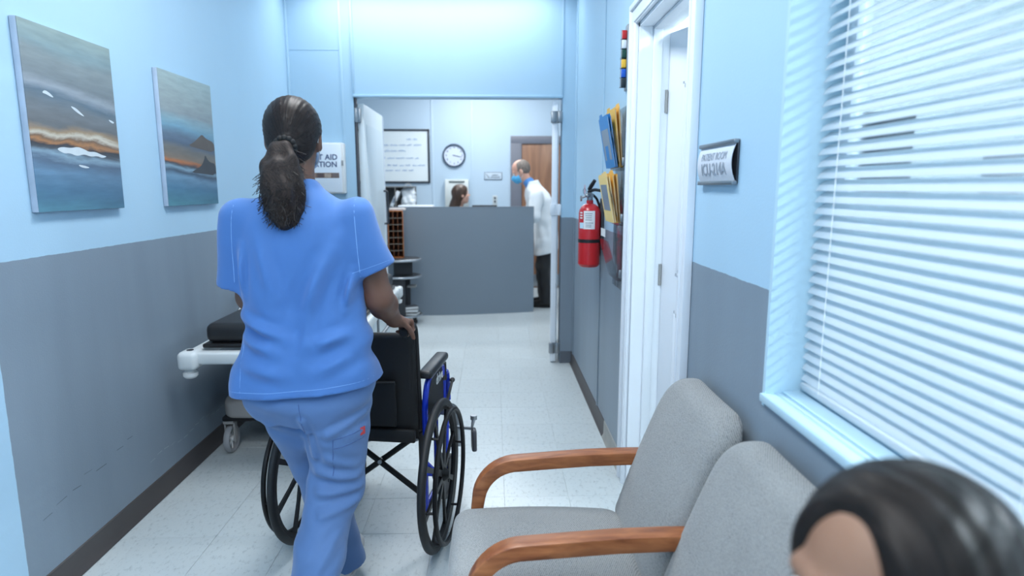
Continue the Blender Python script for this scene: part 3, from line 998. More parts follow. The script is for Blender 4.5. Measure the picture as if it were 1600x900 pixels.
# ------------------------------------------------------------------ fire extinguisher
M_RED = mat('extinguisher_red', rgb(186, 28, 34), .3, var=.04, coat=.3)
EX, EY, EZ = .563, 3.65, .988
t = thing('fire_extinguisher', 'red fire extinguisher with black strap hung on the right-hand wall', 'fire extinguisher', (EX, EY, EZ))
MB().lathe([(.0, 0), (.050, 0), (.058, .006), (.060, .012), (.064, .016), (.064, .315), (.060, .335), (.050, .352), (.036, .364), (.024, .370), (.020, .372), (.020, .39), (.0, .39)], n=36, cap=False).build('cylinder', M_RED, t)
MB().lathe([(.0655, .145), (.0655, .165)], n=36, cap=False).lathe([(.0645, .145), (.0645, .165)], n=36, cap=False).box(.06, .082, -.012, .012, .143, .167).build('strap', M_BLACK, t)
def wrap(name, a0, a1, z0, z1, r, m, parent):
    P = [[Vector((r * math.cos(a0 + (a1 - a0) * i / 10), r * math.sin(a0 + (a1 - a0) * i / 10), z)) for i in range(11)] for z in (z0, z1)]
    return MB().grid(P).build(name, m, parent)
cama = math.atan2(-EY, -EX)
lab = wrap('paper_label', cama - .55, cama + .50, .225, .330, .0647, mat('label_paper', rgb(222, 226, 228), .5, var=.04), t)
for zz in (.312, .300, .288, .276, .258, .246, .236):
    wrap('print_line', cama - .42 + random.uniform(0, .08), cama + .36 - random.uniform(0, .25), zz, zz + .005, .0650, mat('label_print', rgb(150, 160, 168), .5), lab)
wrap('blue_label', cama - 1.05, cama - .56, .228, .262, .0647, mat('blue_white_label', rgb(186, 216, 240), .5, var=.3, nscale=90), t)
for zz in (.285, .30, .315):
    wrap('white_print', cama - 1.0, cama - .68, zz, zz + .008, .0648, M_WPLAS, t)
v = MB()
v.lathe([(.017, .385), (.017, .41), (.022, .412), (.022, .428), (.012, .432), (.012, .45)], n=16)
v.cyl((0, 0, .42), (-.02, -.045, .418), .009).ell((-.024, -.05, .418), (.012, .012, .012))
v.build('valve', M_STEEL, t)
MB().cyl((-.045, .0, .405), (-.018, .0, .418), .006).lathe([(.0, 0), (.016, 0), (.016, .008), (.0, .008)], n=16, M=Matrix.Translation((-.048, 0, .40)) @ Matrix.Rotation(-PI / 2, 4, 'Y')).build('pressure_gauge', M_STEEL, t)
hh = MB()
hh.tube(rounded([(-.01, .0, .438), (.02, -.03, .452), (.045, -.085, .446)], .02), [.009] * 9, n=8)
hh.build('carry_handle', M_BLACK, t)
MB().tube([(-.005, .0, .452), (.005, -.02, .475), (.022, -.035, .505)], [.011, .012, .010], n=8).build('squeeze_lever', M_BLACK, t)
MB().ring((-.032, -.01, .44), (1, .5, .2), .017, .0016, n=20, m=6).build('safety_pin_ring', M_STEEL, t)
MB().box(.064, .0815, -.03, .03, .10, .40, bev=.003).build('wall_bracket', M_DARKST, t)
MB().tube(rounded([(.02, .01, .42), (.045, .03, .40), (.068, .03, .34), (.066, .028, .06)], .02), .0075, n=8).build('hose', M_BLACK, t)

# ------------------------------------------------------------------ first-aid cabinet
t = thing('first_aid_cabinet', 'white first aid cabinet with navy lettering on the far wall', 'cabinet', (-1.315, YF, 1.60))
MB().box(-.155, .155, -.075, 0, -.195, .195, bev=.012).build('housing', M_WPLAS, t)
dr = MB().box(-.148, .135, -.083, -.075, -.185, .185, bev=.004).build('front_door', M_WHITE, t)
text('lettering', 'FIRST AID\nSTATION', .058, M_NAVY, dr, (-.018, -.0835, .055), FACE_NY, bold=.0012, spacing=.95)
ph = MB().box(-.12, .115, -.0845, -.083, -.075, -.035).build('photo_strip', mat('photo_brown', rgb(120, 96, 84), .4, var=.6, nscale=45), dr)
for i in range(4):
    MB().box(-.112 + i * .058, -.064 + i * .058, -.0850, -.0842, -.071, -.039).build('photo', mat('photo_tone', rgb(*[(150, 120, 104), (92, 74, 72), (176, 156, 140), (120, 106, 104)][i]), .4, var=.45, nscale=60), ph)
MB().box(.137, .150, -.082, -.075, .02, .06, bev=.002).build('latch', M_GPLAS, t)

# ------------------------------------------------------------------ lobby swing doors
def hinge_set(parent, z, m=M_STEEL, side=1):
    h = MB()
    h.box(-.052, -.012, -.016, .012, z - .045, z + .045, bev=.004)
    h.box(.002, .036, -.016, .012, z - .045, z + .045, bev=.004)
    h.cyl((-.005, -.006, z - .045), (-.005, -.006, z + .045), .008, n=10)
    h.box(-.03, .02, -.010, -.002, z - .034, z + .034)
    return h.build('hinge', m, parent)
d2 = struct(thing('door_2', 'white lobby door leaf folded back on the left of the opening', 'door', (OX0 + .02, YF + .01, 0)))
del d2['category']
lf = MB().box(.004, .049, .02, .86, .012, 2.10, bev=.003).build('door_leaf', mat('door_leaf_paint', rgb(208, 220, 226), .35, var=.02), d2)
MB().box(.049, .052, .10, .78, .25, 1.95, bev=.002).build('inset_panel', mat('inset_paint', rgb(200, 214, 222), .35, var=.02), lf)
MB().box(.002, .056, .852, .864, .02, 2.09, bev=.002).build('edge_guard', M_WHITE, lf)
MB().tube(rounded([(.049, .80, 1.12), (.085, .80, 1.12), (.085, .80, 1.42), (.049, .80, 1.42)], .02), .009, n=8).build('pull_handle', M_DARKST, lf)
MB().box(-.020, .0, -.005, .03, 0, OZ - .004, bev=.002).build('jamb', M_DARKST, d2)  # dark strip stands in for the dark gap beside the leaf
for z in (2.01, 1.18, .16):
    MB().box(-.018, .0, -.014, .014, z - .055, z + .055, bev=.004).box(.006, .03, -.012, .018, z - .055, z + .055, bev=.004).cyl((.003, -.008, z - .055), (.003, -.008, z + .055), .007).build('hinge', M_STEEL, d2)
d3 = struct(thing('door_3', 'white lobby door leaf seen edge on at the right of the opening', 'door', (.507, YF + .0, 0)))
del d3['category']
lf = MB().box(-.042, .003, .0, .84, .012, 2.12, bev=.003).build('door_leaf', M_WHITE, d3)
lf.rotation_euler = (0, 0, R(-6.5))
for z in (2.0, 1.275, .13):
    hinge_set(d3, z, M_STEEL if z != 1.275 else M_WHITE)

# ------------------------------------------------------------------ lobby: desk
M_DESK = mat('desk_laminate', rgb(120, 133, 145), .45, var=.05, nscale=2.5)
M_TOP = mat('worktop_laminate', rgb(196, 200, 200), .35, var=.04)
desk = thing('reception_desk', 'tall grey curved reception desk front in the lobby', 'desk', (-.3, 7.2, 0))
poly_f, poly_b = [], []
for i in range(25):
    u = i / 24
    x = -1.25 + u * 1.715
    y = 7.005 + .20 * ((x + 1.25) / 1.715) ** 2.2
    poly_f.append((x + .3, y - 7.2)); poly_b.append((x + .3, y - 7.2 + .045))
MB().prism(poly_f + poly_b[::-1], .0, 1.232, 'XY').build('front_panel', M_DESK, desk, sharp=50)
MB().prism([(x, y - .002) for x, y in poly_f] + [(x, y + .002) for x, y in poly_b[::-1]], 1.232, 1.238, 'XY').build('edge_trim', M_DESK, desk)
MB().prism([(x, y + .046) for x, y in poly_f] + [(.72, .65), (-.95, .65)], .72, .75, 'XY').build('worktop', M_TOP, desk)
MB().box(.66, .70, .10, .62, 0, .72).build('side_panel', M_DESK, desk)
MB().box(-.94, -.90, .02, .62, 0, .72).build('side_panel', M_DESK, desk)

# half-round shelf unit at the end of the desk
M_DKLAM = mat('charcoal_laminate', rgb(52, 54, 58), .4, var=.06)
M_EDGE = mat('aluminium_edge', rgb(176, 182, 188), .3, .8)
su = thing('shelf_unit', 'charcoal half round shelf unit with aluminium edges at the desk end', 'shelf unit', (-1.02, 6.66, 0))
def half_round(r, z, th, name):
    pts = [(-.06, -.19)] + [(x, y) for x, y in [(.02 + .21 * math.cos(a), .19 * math.sin(a)) for a in [(-PI / 2 + PI * i / 18) for i in range(19)]]] + [(-.06, .19)]
    s = MB().prism(pts, z - th, z, 'XY').build(name, M_DKLAM, su, sharp=50)
    ep = [Vector((x, y, z - th / 2)) for x, y in pts]
    MB().tube(ep, .013, n=8, flat=1.0).build('edge_strip', M_EDGE, s)
half_round(.2, .705, .026, 'shelf_top')
half_round(.2, .525, .026, 'shelf')
half_round(.2, .10, .024, 'shelf')
MB().box(-.06, .10, .10, .13, 0, .68).build('upright_panel', M_DKLAM, su)
MB().box(-.055, .145, -.02, .0, .53, .685).build('upright_panel', M_DKLAM, su)
MB().box(-.06, .08, -.16, -.14, 0, .50).build('upright_panel', M_DKLAM, su)
MB().box(.08, .17, .02, .12, .38, .40).build('shelf', M_GPLAS, su)
for x, y in ((.17, -.06), (.14, .12), (-.03, -.15)):
    MB().cyl((x, y - .01, .024), (x, y + .01, .024), .024).cyl((x, y, .03), (x, y, .08), .01).build('caster', M_BLACK, su)
for i, (a, b_, cc, z, lab) in enumerate([(.19, .15, (60, 62, 66), .10, 'dark binder lying lowest on the bottom shelf of the shelf unit'), (.18, .14, (128, 132, 136), .135, 'grey binder lying on the dark one on the bottom shelf'), (.16, .12, (74, 78, 84), .165, 'thin dark binder topmost of the pile on the bottom shelf')]):
    tb = thing('ring_binder', lab, 'binder', (-.905, 6.60, z), .3 * i - .2, 'binders on the shelf unit')
    MB().box(-a / 2, a / 2, -b_ / 2, b_ / 2, .0, .003, bev=.001).box(-a / 2, a / 2, -b_ / 2, b_ / 2, .027, .030, bev=.001).box(-a / 2, -a / 2 + .003, -b_ / 2, b_ / 2, 0, .03).build('cover', mat('binder_card', rgb(*cc), .45), tb)
    MB().box(-a / 2 + .006, a / 2 - .006, -b_ / 2 + .004, b_ / 2 - .004, .003, .027).build('papers', M_WPLAS, tb)

# wooden pigeonhole rack on the shelf unit
M_OAK = wood_mat('orange_oak', rgb(150, 84, 40), rgb(196, 122, 66), .4, 5, (6, 6, 1))
M_OAKD = wood_mat('dark_oak', rgb(112, 58, 26), rgb(150, 84, 42), .5, 5, (6, 6, 1))
pr_ = thing('pigeonhole_rack', 'tall wooden pigeonhole rack standing on the half round shelf unit', 'rack', (-1.045, 6.66, .705))
W2, H2, D2 = .165, .505, .20
Mr = Matrix.Rotation(R(8), 4, 'Z')
f = MB()
f.box(-W2 / 2, -W2 / 2 + .010, 0, D2, 0, H2, bev=.002, M=Mr).box(W2 / 2 - .010, W2 / 2, 0, D2, 0, H2, bev=.002, M=Mr)
f.box(-W2 / 2, W2 / 2, 0, D2, H2 - .010, H2, bev=.002, M=Mr).box(-W2 / 2, W2 / 2, 0, D2, 0, .010, bev=.002, M=Mr)
f.build('rack_frame', M_OAK, pr_)
MB().box(-W2 / 2 + .01, W2 / 2 - .01, D2 - .006, D2, .01, H2 - .01, M=Mr).build('back_panel', M_OAKD, pr_)
for i in range(1, 3):
    x = -W2 / 2 + .01 + i * (W2 - .02) / 3
    MB().box(x - .003, x + .003, .006, D2 - .006, .01, H2 - .01, M=Mr).build('divider', M_OAKD, pr_)
for i in range(1, 7):
    z = .01 + i * (H2 - .02) / 7
    MB().box(-W2 / 2 + .01, W2 / 2 - .01, .004, D2 - .006, z - .003, z + .003, M=Mr).build('divider_shelf', mat('grey_divider', rgb(130, 120, 108), .5), pr_)
tag(MB().box(-.08, .08, -.10, .10, 0, .022, bev=.003).build('paper_stack', mat('paper_a', rgb(206, 200, 196), .7, var=.03), loc=(-1.04, 6.78, 1.2105)), 'low stack of paper lying on top of the wooden pigeonhole rack', 'paper stack')

# items on the counter behind the desk, against the back wall
cab = thing('counter_cabinet', 'low white counter cabinet along the back wall under the whiteboard', 'cabinet', (-1.3, 8.66, 0))
MB().box(-.85, .75, -.28, .28, .08, .86, bev=.004).build('body', M_WPLAS, cab)
MB().box(-.87, .77, -.30, .295, .86, .90, bev=.006).build('worktop', M_TOP, cab)
for i in range(4):
    dd = MB().box(-.84 + i * .4, -.46 + i * .4, -.298, -.28, .12, .83, bev=.003).build('cabinet_door', M_WHITE, cab)
    MB().tube(rounded([(-.5 + i * .4, -.298, .55), (-.5 + i * .4, -.32, .55), (-.5 + i * .4, -.32, .68), (-.5 + i * .4, -.298, .68)], .01), .004, n=6).build('handle', M_STEEL, dd)
M_SHELFG = mat('grey_shelf', rgb(112, 112, 112), .5)
sh = thing('document_shelf', 'grey open document shelf on the counter below the whiteboard', 'shelf', (-1.36, 8.82, .90))
ff = MB()
ff.box(-.24, .26, -.14, .16, .26, .28).box(-.24, .26, -.14, .16, .0, .02).box(-.24, .26, -.14, .16, .555, .57)
ff.box(-.24, -.225, -.14, .16, 0, .57).box(.0, .012, -.14, .16, .28, .56).box(.245, .26, -.14, .16, 0, .28)
ff.box(-.24, .26, .145, .16, 0, .57)
ff.build('shelf_frame', M_SHELFG, sh)
for lab, x0, x1, z0, z1, tilt, cc in (('white binder leaning diagonally on the grey document shelf', -.03, .02, .285, .51, -26, (216, 224, 230)),):
    tb = thing('ring_binder', lab, 'binder', (-1.41, 8.79, .90 + z0 + .012), 0)
    Mq = Matrix.Rotation(R(-tilt), 4, 'Y')
    MB().box(-.025, .025, -.10, .12, 0, .23, bev=.003, M=Mq).build('cover', mat('white_binder', rgb(*cc), .4), tb)
    MB().box(-.02, .02, -.1015, -.1, .05, .12, M=Mq).build('spine_label', M_SMOKE, tb)
tb = thing('white_carrier_bag', 'crumpled white bag standing beside the leaning binder', 'bag', (-1.185, 8.79, 1.182))
bg = SDF((-.13, -.12, -.01), (.13, .12, .30), .006)
bg.loft([(0, 0, 0, .085, .07), (.04, 0, 0, .095, .08), (.16, .005, 0, .088, .06), (.25, .0, 0, .09, .035), (.28, 0, 0, .085, .02)], p=3)
bg.displace(waves(5, 8, 6, 18, amp=.006))
bg.build('bag_body', mat('white_bag', rgb(214, 222, 228), .4, var=.06, nscale=30), tb)
MB().tube(bezier((-.04, -.02, .27), (-.05, -.02, .34), (.05, -.02, .34), (.04, -.02, .27)), .004, n=6).build('handle', M_WPLAS, tb)
tb = thing('tissue_box', 'white tissue box at the front of the grey document shelf', 'box', (-1.42, 8.72, .922))
MB().box(-.065, .065, -.06, .06, 0, .155, bev=.004).build('carton', M_WPLAS, tb)
MB().box(-.055, .055, -.0615, -.06, .09, .15).build('printed_band', mat('beige_print', rgb(196, 168, 150), .5, var=.2), tb)
MB().lathe([(.02, .155), (.035, .175), (.015, .21), (.025, .225)], n=10).build('tissue', M_WHITE, tb)
tb = tag(MB().lathe([(.0, 0), (.028, 0), (.034, .02), (.034, .085), (.03, .09), (.0, .085)], n=18).build('paper_cup', M_WPLAS, loc=(-1.22, 8.72, 1.10)), 'small white cup beside the tissue box', 'cup')
tb.location.z = .922 + .0
tr = thing('paper_tray', 'wide white flat tray behind the left end of the desk', 'tray', (-.90, 7.33, .75))
MB().box(-.17, .17, -.10, .10, .0, .46, bev=.01).build('riser', M_WPLAS, tr)
MB().box(-.20, .20, -.13, .12, .46, .50, bev=.012).build('tray_top', M_WHITE, tr)

# ------------------------------------------------------------------ things on the back wall
M_BOARD = mat('whiteboard_enamel', rgb(226, 236, 240), .12, var=.01)
M_INK = mat('marker_ink', rgb(96, 150, 212), .5)
t = thing('whiteboard', 'black framed whiteboard with lines of pale blue handwriting', 'whiteboard', (-1.52, YB, 1.89))
MB().box(-.60, .60, -.012, 0, -.355, .355).build('writing_surface', M_BOARD, t)
f = MB()
for s in (-1, 1):
    f.box(s * .607 - .014, s * .607 + .014, -.024, 0, -.372, .372, bev=.003)
    f.box(-.62, .62, -.024, 0, s * .361 - .013, s * .361 + .013, bev=.003)
f.build('frame', mat('board_frame', rgb(38, 46, 58), .4), t)
rs = random.Random(4)
def scribble(x0, x1, z, h, words):
    mb = MB()
    x = x0
    while x < x1:
        wl = rs.uniform(.05, .12)
        pts = []
        n = int(wl / .007)
        for i in range(n + 1):
            pts.append((x + i * .007, -.0135, z + (h if i % 2 else 0) * rs.uniform(.3, 1.0)))
        mb.tube(pts, .0027, n=4)
        x += wl + rs.uniform(.018, .035)
    return mb.build('handwriting', M_INK, t)
scribble(.30, .46, .225, .026, 1)
for z, a, b_ in ((.145, -.5, .44), (.065, -.5, .30), (-.035, -.5, .46), (-.135, -.5, .48), (-.205, -.45, .38)):
    scribble(a, b_, z, .026, 6)

ck = thing('wall_clock', 'round white wall clock with dark blue rim', 'clock', (-.556, YB, 1.902))
Mk = Matrix.Rotation(PI / 2, 4, 'X')
M_RIM = mat('clock_rim', rgb(46, 66, 90), .35)
MB().lathe([(.142, 0), (.158, .004), (.163, .018), (.160, .032), (.150, .038), (.143, .034), (.142, .012), (.142, 0)], n=56, M=Mk, cap=False).build('rim', M_RIM, ck)
MB().lathe([(.0, .004), (.143, .004), (.143, .012), (0, .012)], n=48, M=Mk, cap=False).build('dial', mat('dial_white', rgb(206, 218, 236), .5, var=.01), ck)
for h in range(1, 13):
    a = PI / 2 - h * PI / 6
    text('numeral', str(h), .034, M_RIM, ck, (.112 * math.cos(a), -.0125, .112 * math.sin(a)), FACE_NY, bold=.0006)
for nm, L, wd, deg in (('minute_hand', .105, .006, 17 * 6), ('hour_hand', .068, .008, 98.5 + 4)):
    a = R(deg)
    MB().box(-wd / 2, wd / 2, -.0165, -.015, -.02, L, M=Matrix.Rotation(a, 4, 'Y')).build(nm, M_RIM, ck)
MB().lathe([(0, .012), (.007, .012), (.007, .018), (0, .018)], n=14, M=Mk, cap=False).build('hub', M_RIM, ck)

td = thing('towel_dispenser', 'beige paper towel dispenser on the back wall behind the receptionist', 'dispenser', (-.52, YB, 1.37))
MB().prism([(-.0, -.2), (-.09, -.2), (-.115, -.16), (-.115, .1), (-.08, .19), (0, .2)], -.165, .165, 'YZ').build('housing', mat('beige_plastic', rgb(196, 204, 204), .4), td)
MB().box(-.11, .11, -.105, -.07, .150, .175).build('dark_slot', mat('slot_grey', rgb(96, 108, 110), .5), td)
MB().box(-.13, .13, -.06, -.02, -.215, -.2).build('outlet', M_DARKST, td)

sg = thing('door_sign', 'small white plaque with a slashed pictogram beside the wooden door', 'sign', (-.003, YB, 1.615))
MB().box(-.128, .128, -.008, 0, -.055, .055, bev=.01).build('sign_border', mat('sign_border', rgb(84, 98, 116), .4), sg)
MB().box(-.120, .120, -.0095, -.006, -.047, .047, bev=.004).build('sign_face', mat('sign_face', rgb(190, 206, 220), .4, var=.02), sg)
MB().tube([(-.10, -.0098, .028), (-.058, -.0098, -.028)], .004, n=6).build('pictogram', mat('sign_ink', rgb(60, 74, 92), .4), sg)
rs = random.Random(9)
for z, a, b_ in ((.014, -.02, .075), (-.016, -.035, .095)):
    pts = []
    x = a
    while x < b_:
        pts.append((x, -.0098, z + rs.uniform(-.007, .007))); x += .006
    MB().tube(pts, .0042, n=5).build('lettering', mat('sign_ink_b', rgb(70, 84, 102), .4), sg)
sw = thing('light_switch', 'steel wall switch plate with two dark toggles on the back wall', 'switch', (.02, YB, 1.262))
MB().box(-.035, .035, -.006, 0, -.08, .08, bev=.003).build('plate', mat('switch_plate', rgb(190, 200, 204), .4), sw)
for z in (-.005, .045):
    MB().box(-.012, .012, -.016, -.006, z - .014, z + .014, bev=.002).build('toggle', M_DARKST, sw)

M_FRAME = mat('grey_door_frame', rgb(108, 112, 124), .4, var=.03)
M_WOODD = wood_mat('door_veneer', rgb(112, 78, 58), rgb(150, 108, 80), .35, 2.6, (6, 6, .6))
d4 = struct(thing('door_4', 'brown veneered door in a grey frame on the back wall', 'door', (.83, YB, 0)))
del d4['category']
f = MB()
for s in (-1, 1):
    f.box(s * .5075 - .078, s * .5075 + .078, -.05, 0, 0, 2.17, bev=.004)
f.box(-.585, .585, -.0502, 0, 2.065, 2.172, bev=.004)
f.build('door_frame', M_FRAME, d4)
lf = MB().box(-.43, .43, -.03, 0, .006, 2.065, bev=.002).build('door_leaf', M_WOODD, d4)
MB().box(-.42, .42, -.032, -.03, .02, .20, bev=.001).build('kick_plate', M_STEEL, lf)
MB().cyl((.36, -.03, 1.0), (.36, -.07, 1.0), .012).tube([(.36, -.07, 1.0), (.26, -.07, 1.0)], .009, n=8).build('lever_handle', M_STEEL, lf)

# ------------------------------------------------------------------ stretcher along the left wall
M_VINYL = mat('black_vinyl', rgb(30, 31, 34), .38, var=.08, bump=.1, bscale=300)
M_ENAM = mat('white_enamel', rgb(206, 212, 214), .35, var=.03)
M_COVER = mat('warm_grey_plastic', rgb(150, 148, 146), .42, var=.03)
M_TYRE = mat('light_grey_rubber', rgb(150, 152, 156), .5)
GX, GY = -1.115, 3.90
gu = thing('stretcher', 'white framed hospital stretcher with black mattress parked along the left wall', 'stretcher', (GX, GY, 0))
MB().box(-.30, .33, -.90, .93, .695, .795, bev=.035, seg=4).build('mattress', M_VINYL, gu, sharp=60)
MB().box(-.31, .34, -.91, .94, .677, .697, bev=.006).build('mattress_deck', M_BLACK, gu)
f = MB()
for s in (-1, 1):
    f.box(s * .345 - .03, s * .345 + .03, -.90, .93, .612, .672, bev=.012)
for y in (-.955, .965):
    f.box(-.36, .36, y - .03, y + .03, .612, .672, bev=.012)
f.build('side_frame', M_ENAM, gu, sharp=50)
for sx in (-1, 1):
    for y in (-.96, .97):
        c = MB()
        c.box(sx * .345 - .045, sx * .345 + .045, y - .055, y + .055, .590, .680, bev=.022, seg=3)
        c.build('corner_block', M_ENAM, gu, sharp=60)
        MB().lathe([(.0, -.03), (.025, -.03), (.034, -.02), (.034, -.004), (.025, .0), (.02, .012), (0, .012)], n=18, c=(sx * .352, y, .575)).build('bumper_wheel', M_WPLAS, gu)
        MB().lathe([(0, 0), (.016, 0), (.016, .003), (0, .003)], n=16, c=(sx * .345, y, .6795)).build('cap_hole', M_DARKST, gu)
MB().box(-.12, .25, -.952, -.92, .598, .615).box(.0, .02, -.97, -.94, .57, .605).box(.12, .15, -.97, -.94, .565, .605).build('release_bracket', M_DARKST, gu)
MB().box(.06, .16, -.9905, -.985, .628, .645).build('name_strip', M_GPLAS, gu)
# base cover, columns, casters
bc = SDF((-.42, -.72, .18), (.42, .72, .40), .012)
def cover(X, Y, Z):
    q = ((np.abs(X) / .385) ** 9 + (np.abs(Y) / .66) ** 9) ** (1 / 9)
    top = .345 - .03 * np.clip((np.abs(Y) - .35) / .3, 0, 1) ** 2 + .0 * X - .03 * np.clip((np.abs(X) - .22) / .16, 0, 1) ** 2
    return np.maximum(np.maximum((q - 1) * .36, Z - top), .215 - Z)
bc.put((-.4, -.68, .2), (.4, .68, .36), cover, .03)
bc.build('base_cover', M_COVER, gu, smooth=4)
MB().box(-.37, .37, -.63, .63, .190, .216, bev=.006).build('base_frame', M_BLACK, gu)
for y in (-.33, .33):
    MB().lathe([(.07, .30), (.07, .46), (.055, .46), (.055, .68)], n=20, c=(0, y, 0)).build('lift_column', M_DARKST, gu)
for sx in (-1, 1):
    for y in (-.585, .585):
        cs = MB()
        cx = sx * .345
        for s in (-1, 1):
            cs.box(cx + s * .024 - .004, cx + s * .024 + .004, y - .02, y + .02, .06, .195, bev=.003)
        cs.box(cx - .028, cx + .028, y - .035, y + .035, .17, .19, bev=.004)
        fk = cs.build('caster_fork', M_COVER, gu)
        wM = Matrix.Translation((cx, y, .0775)) @ Matrix.Rotation(PI / 2, 4, 'Y')
        w = MB().lathe([(.060, -.014), (.072, -.016), (.0775, -.008), (.0775, .008), (.072, .016), (.060, .014), (.056, .008), (.056, -.008), (.060, -.014)], n=32, M=wM, cap=False)
        w.build('caster_wheel', M_TYRE, fk)
        h = MB().lathe([(0, -.016), (.016, -.016), (.016, .016), (0, .016)], n=16, M=wM, cap=False)
        for k in range(7):
            a = 2 * PI * k / 7
            h.tube([wM @ Vector((.012 * math.cos(a), .012 * math.sin(a), 0)), wM @ Vector((.058 * math.cos(a), .058 * math.sin(a), 0))], .005, n=6)
        h.build('caster_spokes', M_WPLAS, fk)
MB().tube(rounded([(-.345, -.55, .66), (-.355, -.45, .70), (-.352, -.24, .80)], .05), .011, n=8).build('push_pole', M_STEEL, gu)
MB().box(-.022, .022, -.03, .03, -.022, .022, bev=.008, M=Matrix.Translation((-.350, -.21, .815)) @ Matrix.Rotation(R(25), 4, 'X')).build('pole_joint', M_BLACK, gu)
rl = MB()
for y in (-.35, 0, .35, .62):
    rl.cyl((.375, y, .64), (.375, y, .50), .008)
rl.tube([(.38, -.40, .50), (.38, .68, .50)], .012, n=8)
rl.build('folded_side_rail', M_STEEL, gu)

# ------------------------------------------------------------------ wheelchair
M_TUBE = mat('blue_powder_coat', rgb(14, 46, 170), .25, .2, var=.02, coat=.4)
M_BLKF = mat('black_nylon', rgb(16, 16, 18), .6, bump=.25, bscale=500)
M_RUB = mat('black_rubber', rgb(26, 26, 27), .55)
M_RIMB = mat('black_painted_rim', rgb(16, 16, 18), .45, spec=.3)
wc = thing('wheelchair', 'black and blue folding wheelchair pushed by the nurse', 'wheelchair', (-.505, 2.415, 0), R(-8.5))
WR = .305
for s in (1, -1):
    cx = s * .285
    wM = Matrix.Translation((cx, 0, WR)) @ Matrix.Rotation(PI / 2, 4, 'Y')
    # rim with hub
    rim = MB()
    rim.lathe([(.262, -.010), (.276, -.012), (.279, 0), (.276, .012), (.262, .010), (.258, 0), (.262, -.010)], n=64, M=wM, cap=False)
    hub = MB().lathe([(.0, -.028), (.022, -.026), (.030, -.012), (.030, .014), (.022, .030), (.012, .040), (.0, .041)], n=24, M=wM, cap=False)
    wh = rim.build('wheel', M_RIMB, wc)
    hub.build('hub', M_RIMB, wh)
    MB().lathe([(.277, -.012), (.290, -.016), (.301, -.010), (.305, 0), (.301, .010), (.290, .016), (.277, .012), (.277, -.012)], n=72, M=wM, cap=False).build('tire', M_RUB, wh, sharp=60)
    for k in range(8):
        a = 2 * PI * (k + .35) / 8
        c_, s_ = math.cos(a), math.sin(a)
        A = wM @ Vector((.02 * c_, .02 * s_, s * .012)); B = wM @ Vector((.262 * c_, .262 * s_, 0))
        sp = MB()
        d = Vector((-s_, c_, 0))
        pts = []
        for (r0, hw, zt) in ((.02, .014, .014 * s), (.14, .009, .006 * s), (.264, .012, 0)):
            pts.append((r0, hw, zt))
        for i in range(2):
            (ra, wa, za), (rb, wb, zb) = pts[i], pts[i + 1]
            V = []
            for r0, w0, z0 in ((ra, wa, za), (rb, wb, zb)):
                for q, zz in ((-1, -.005), (1, -.005), (1, .005), (-1, .005)):
                    V.append(sp.bm.verts.new(wM @ Vector((r0 * c_ - q * w0 * s_, r0 * s_ + q * w0 * c_, z0 + zz))))
            for i4 in range(4):
                sp.bm.faces.new((V[i4], V[(i4 + 1) % 4], V[4 + (i4 + 1) % 4], V[4 + i4]))
            sp.bm.faces.new(V[:4]); sp.bm.faces.new(V[4:])
        sp.build('spoke', M_RIMB, wh)
    ox = cx + s * .044
    MB().ring((ox, 0, WR), (1, 0, 0), .262, .0098, n=64, m=8).build('hand_rim', M_RIMB, wh)
    for k in range(6):
        a = 2 * PI * (k + .1) / 6
        MB().tube([(cx + s * .008, .266 * math.cos(a), WR + .266 * math.sin(a)), (ox, .262 * math.cos(a), WR + .262 * math.sin(a))], .005, n=6).build('rim_bracket', M_RIMB, wh)
FX = .217
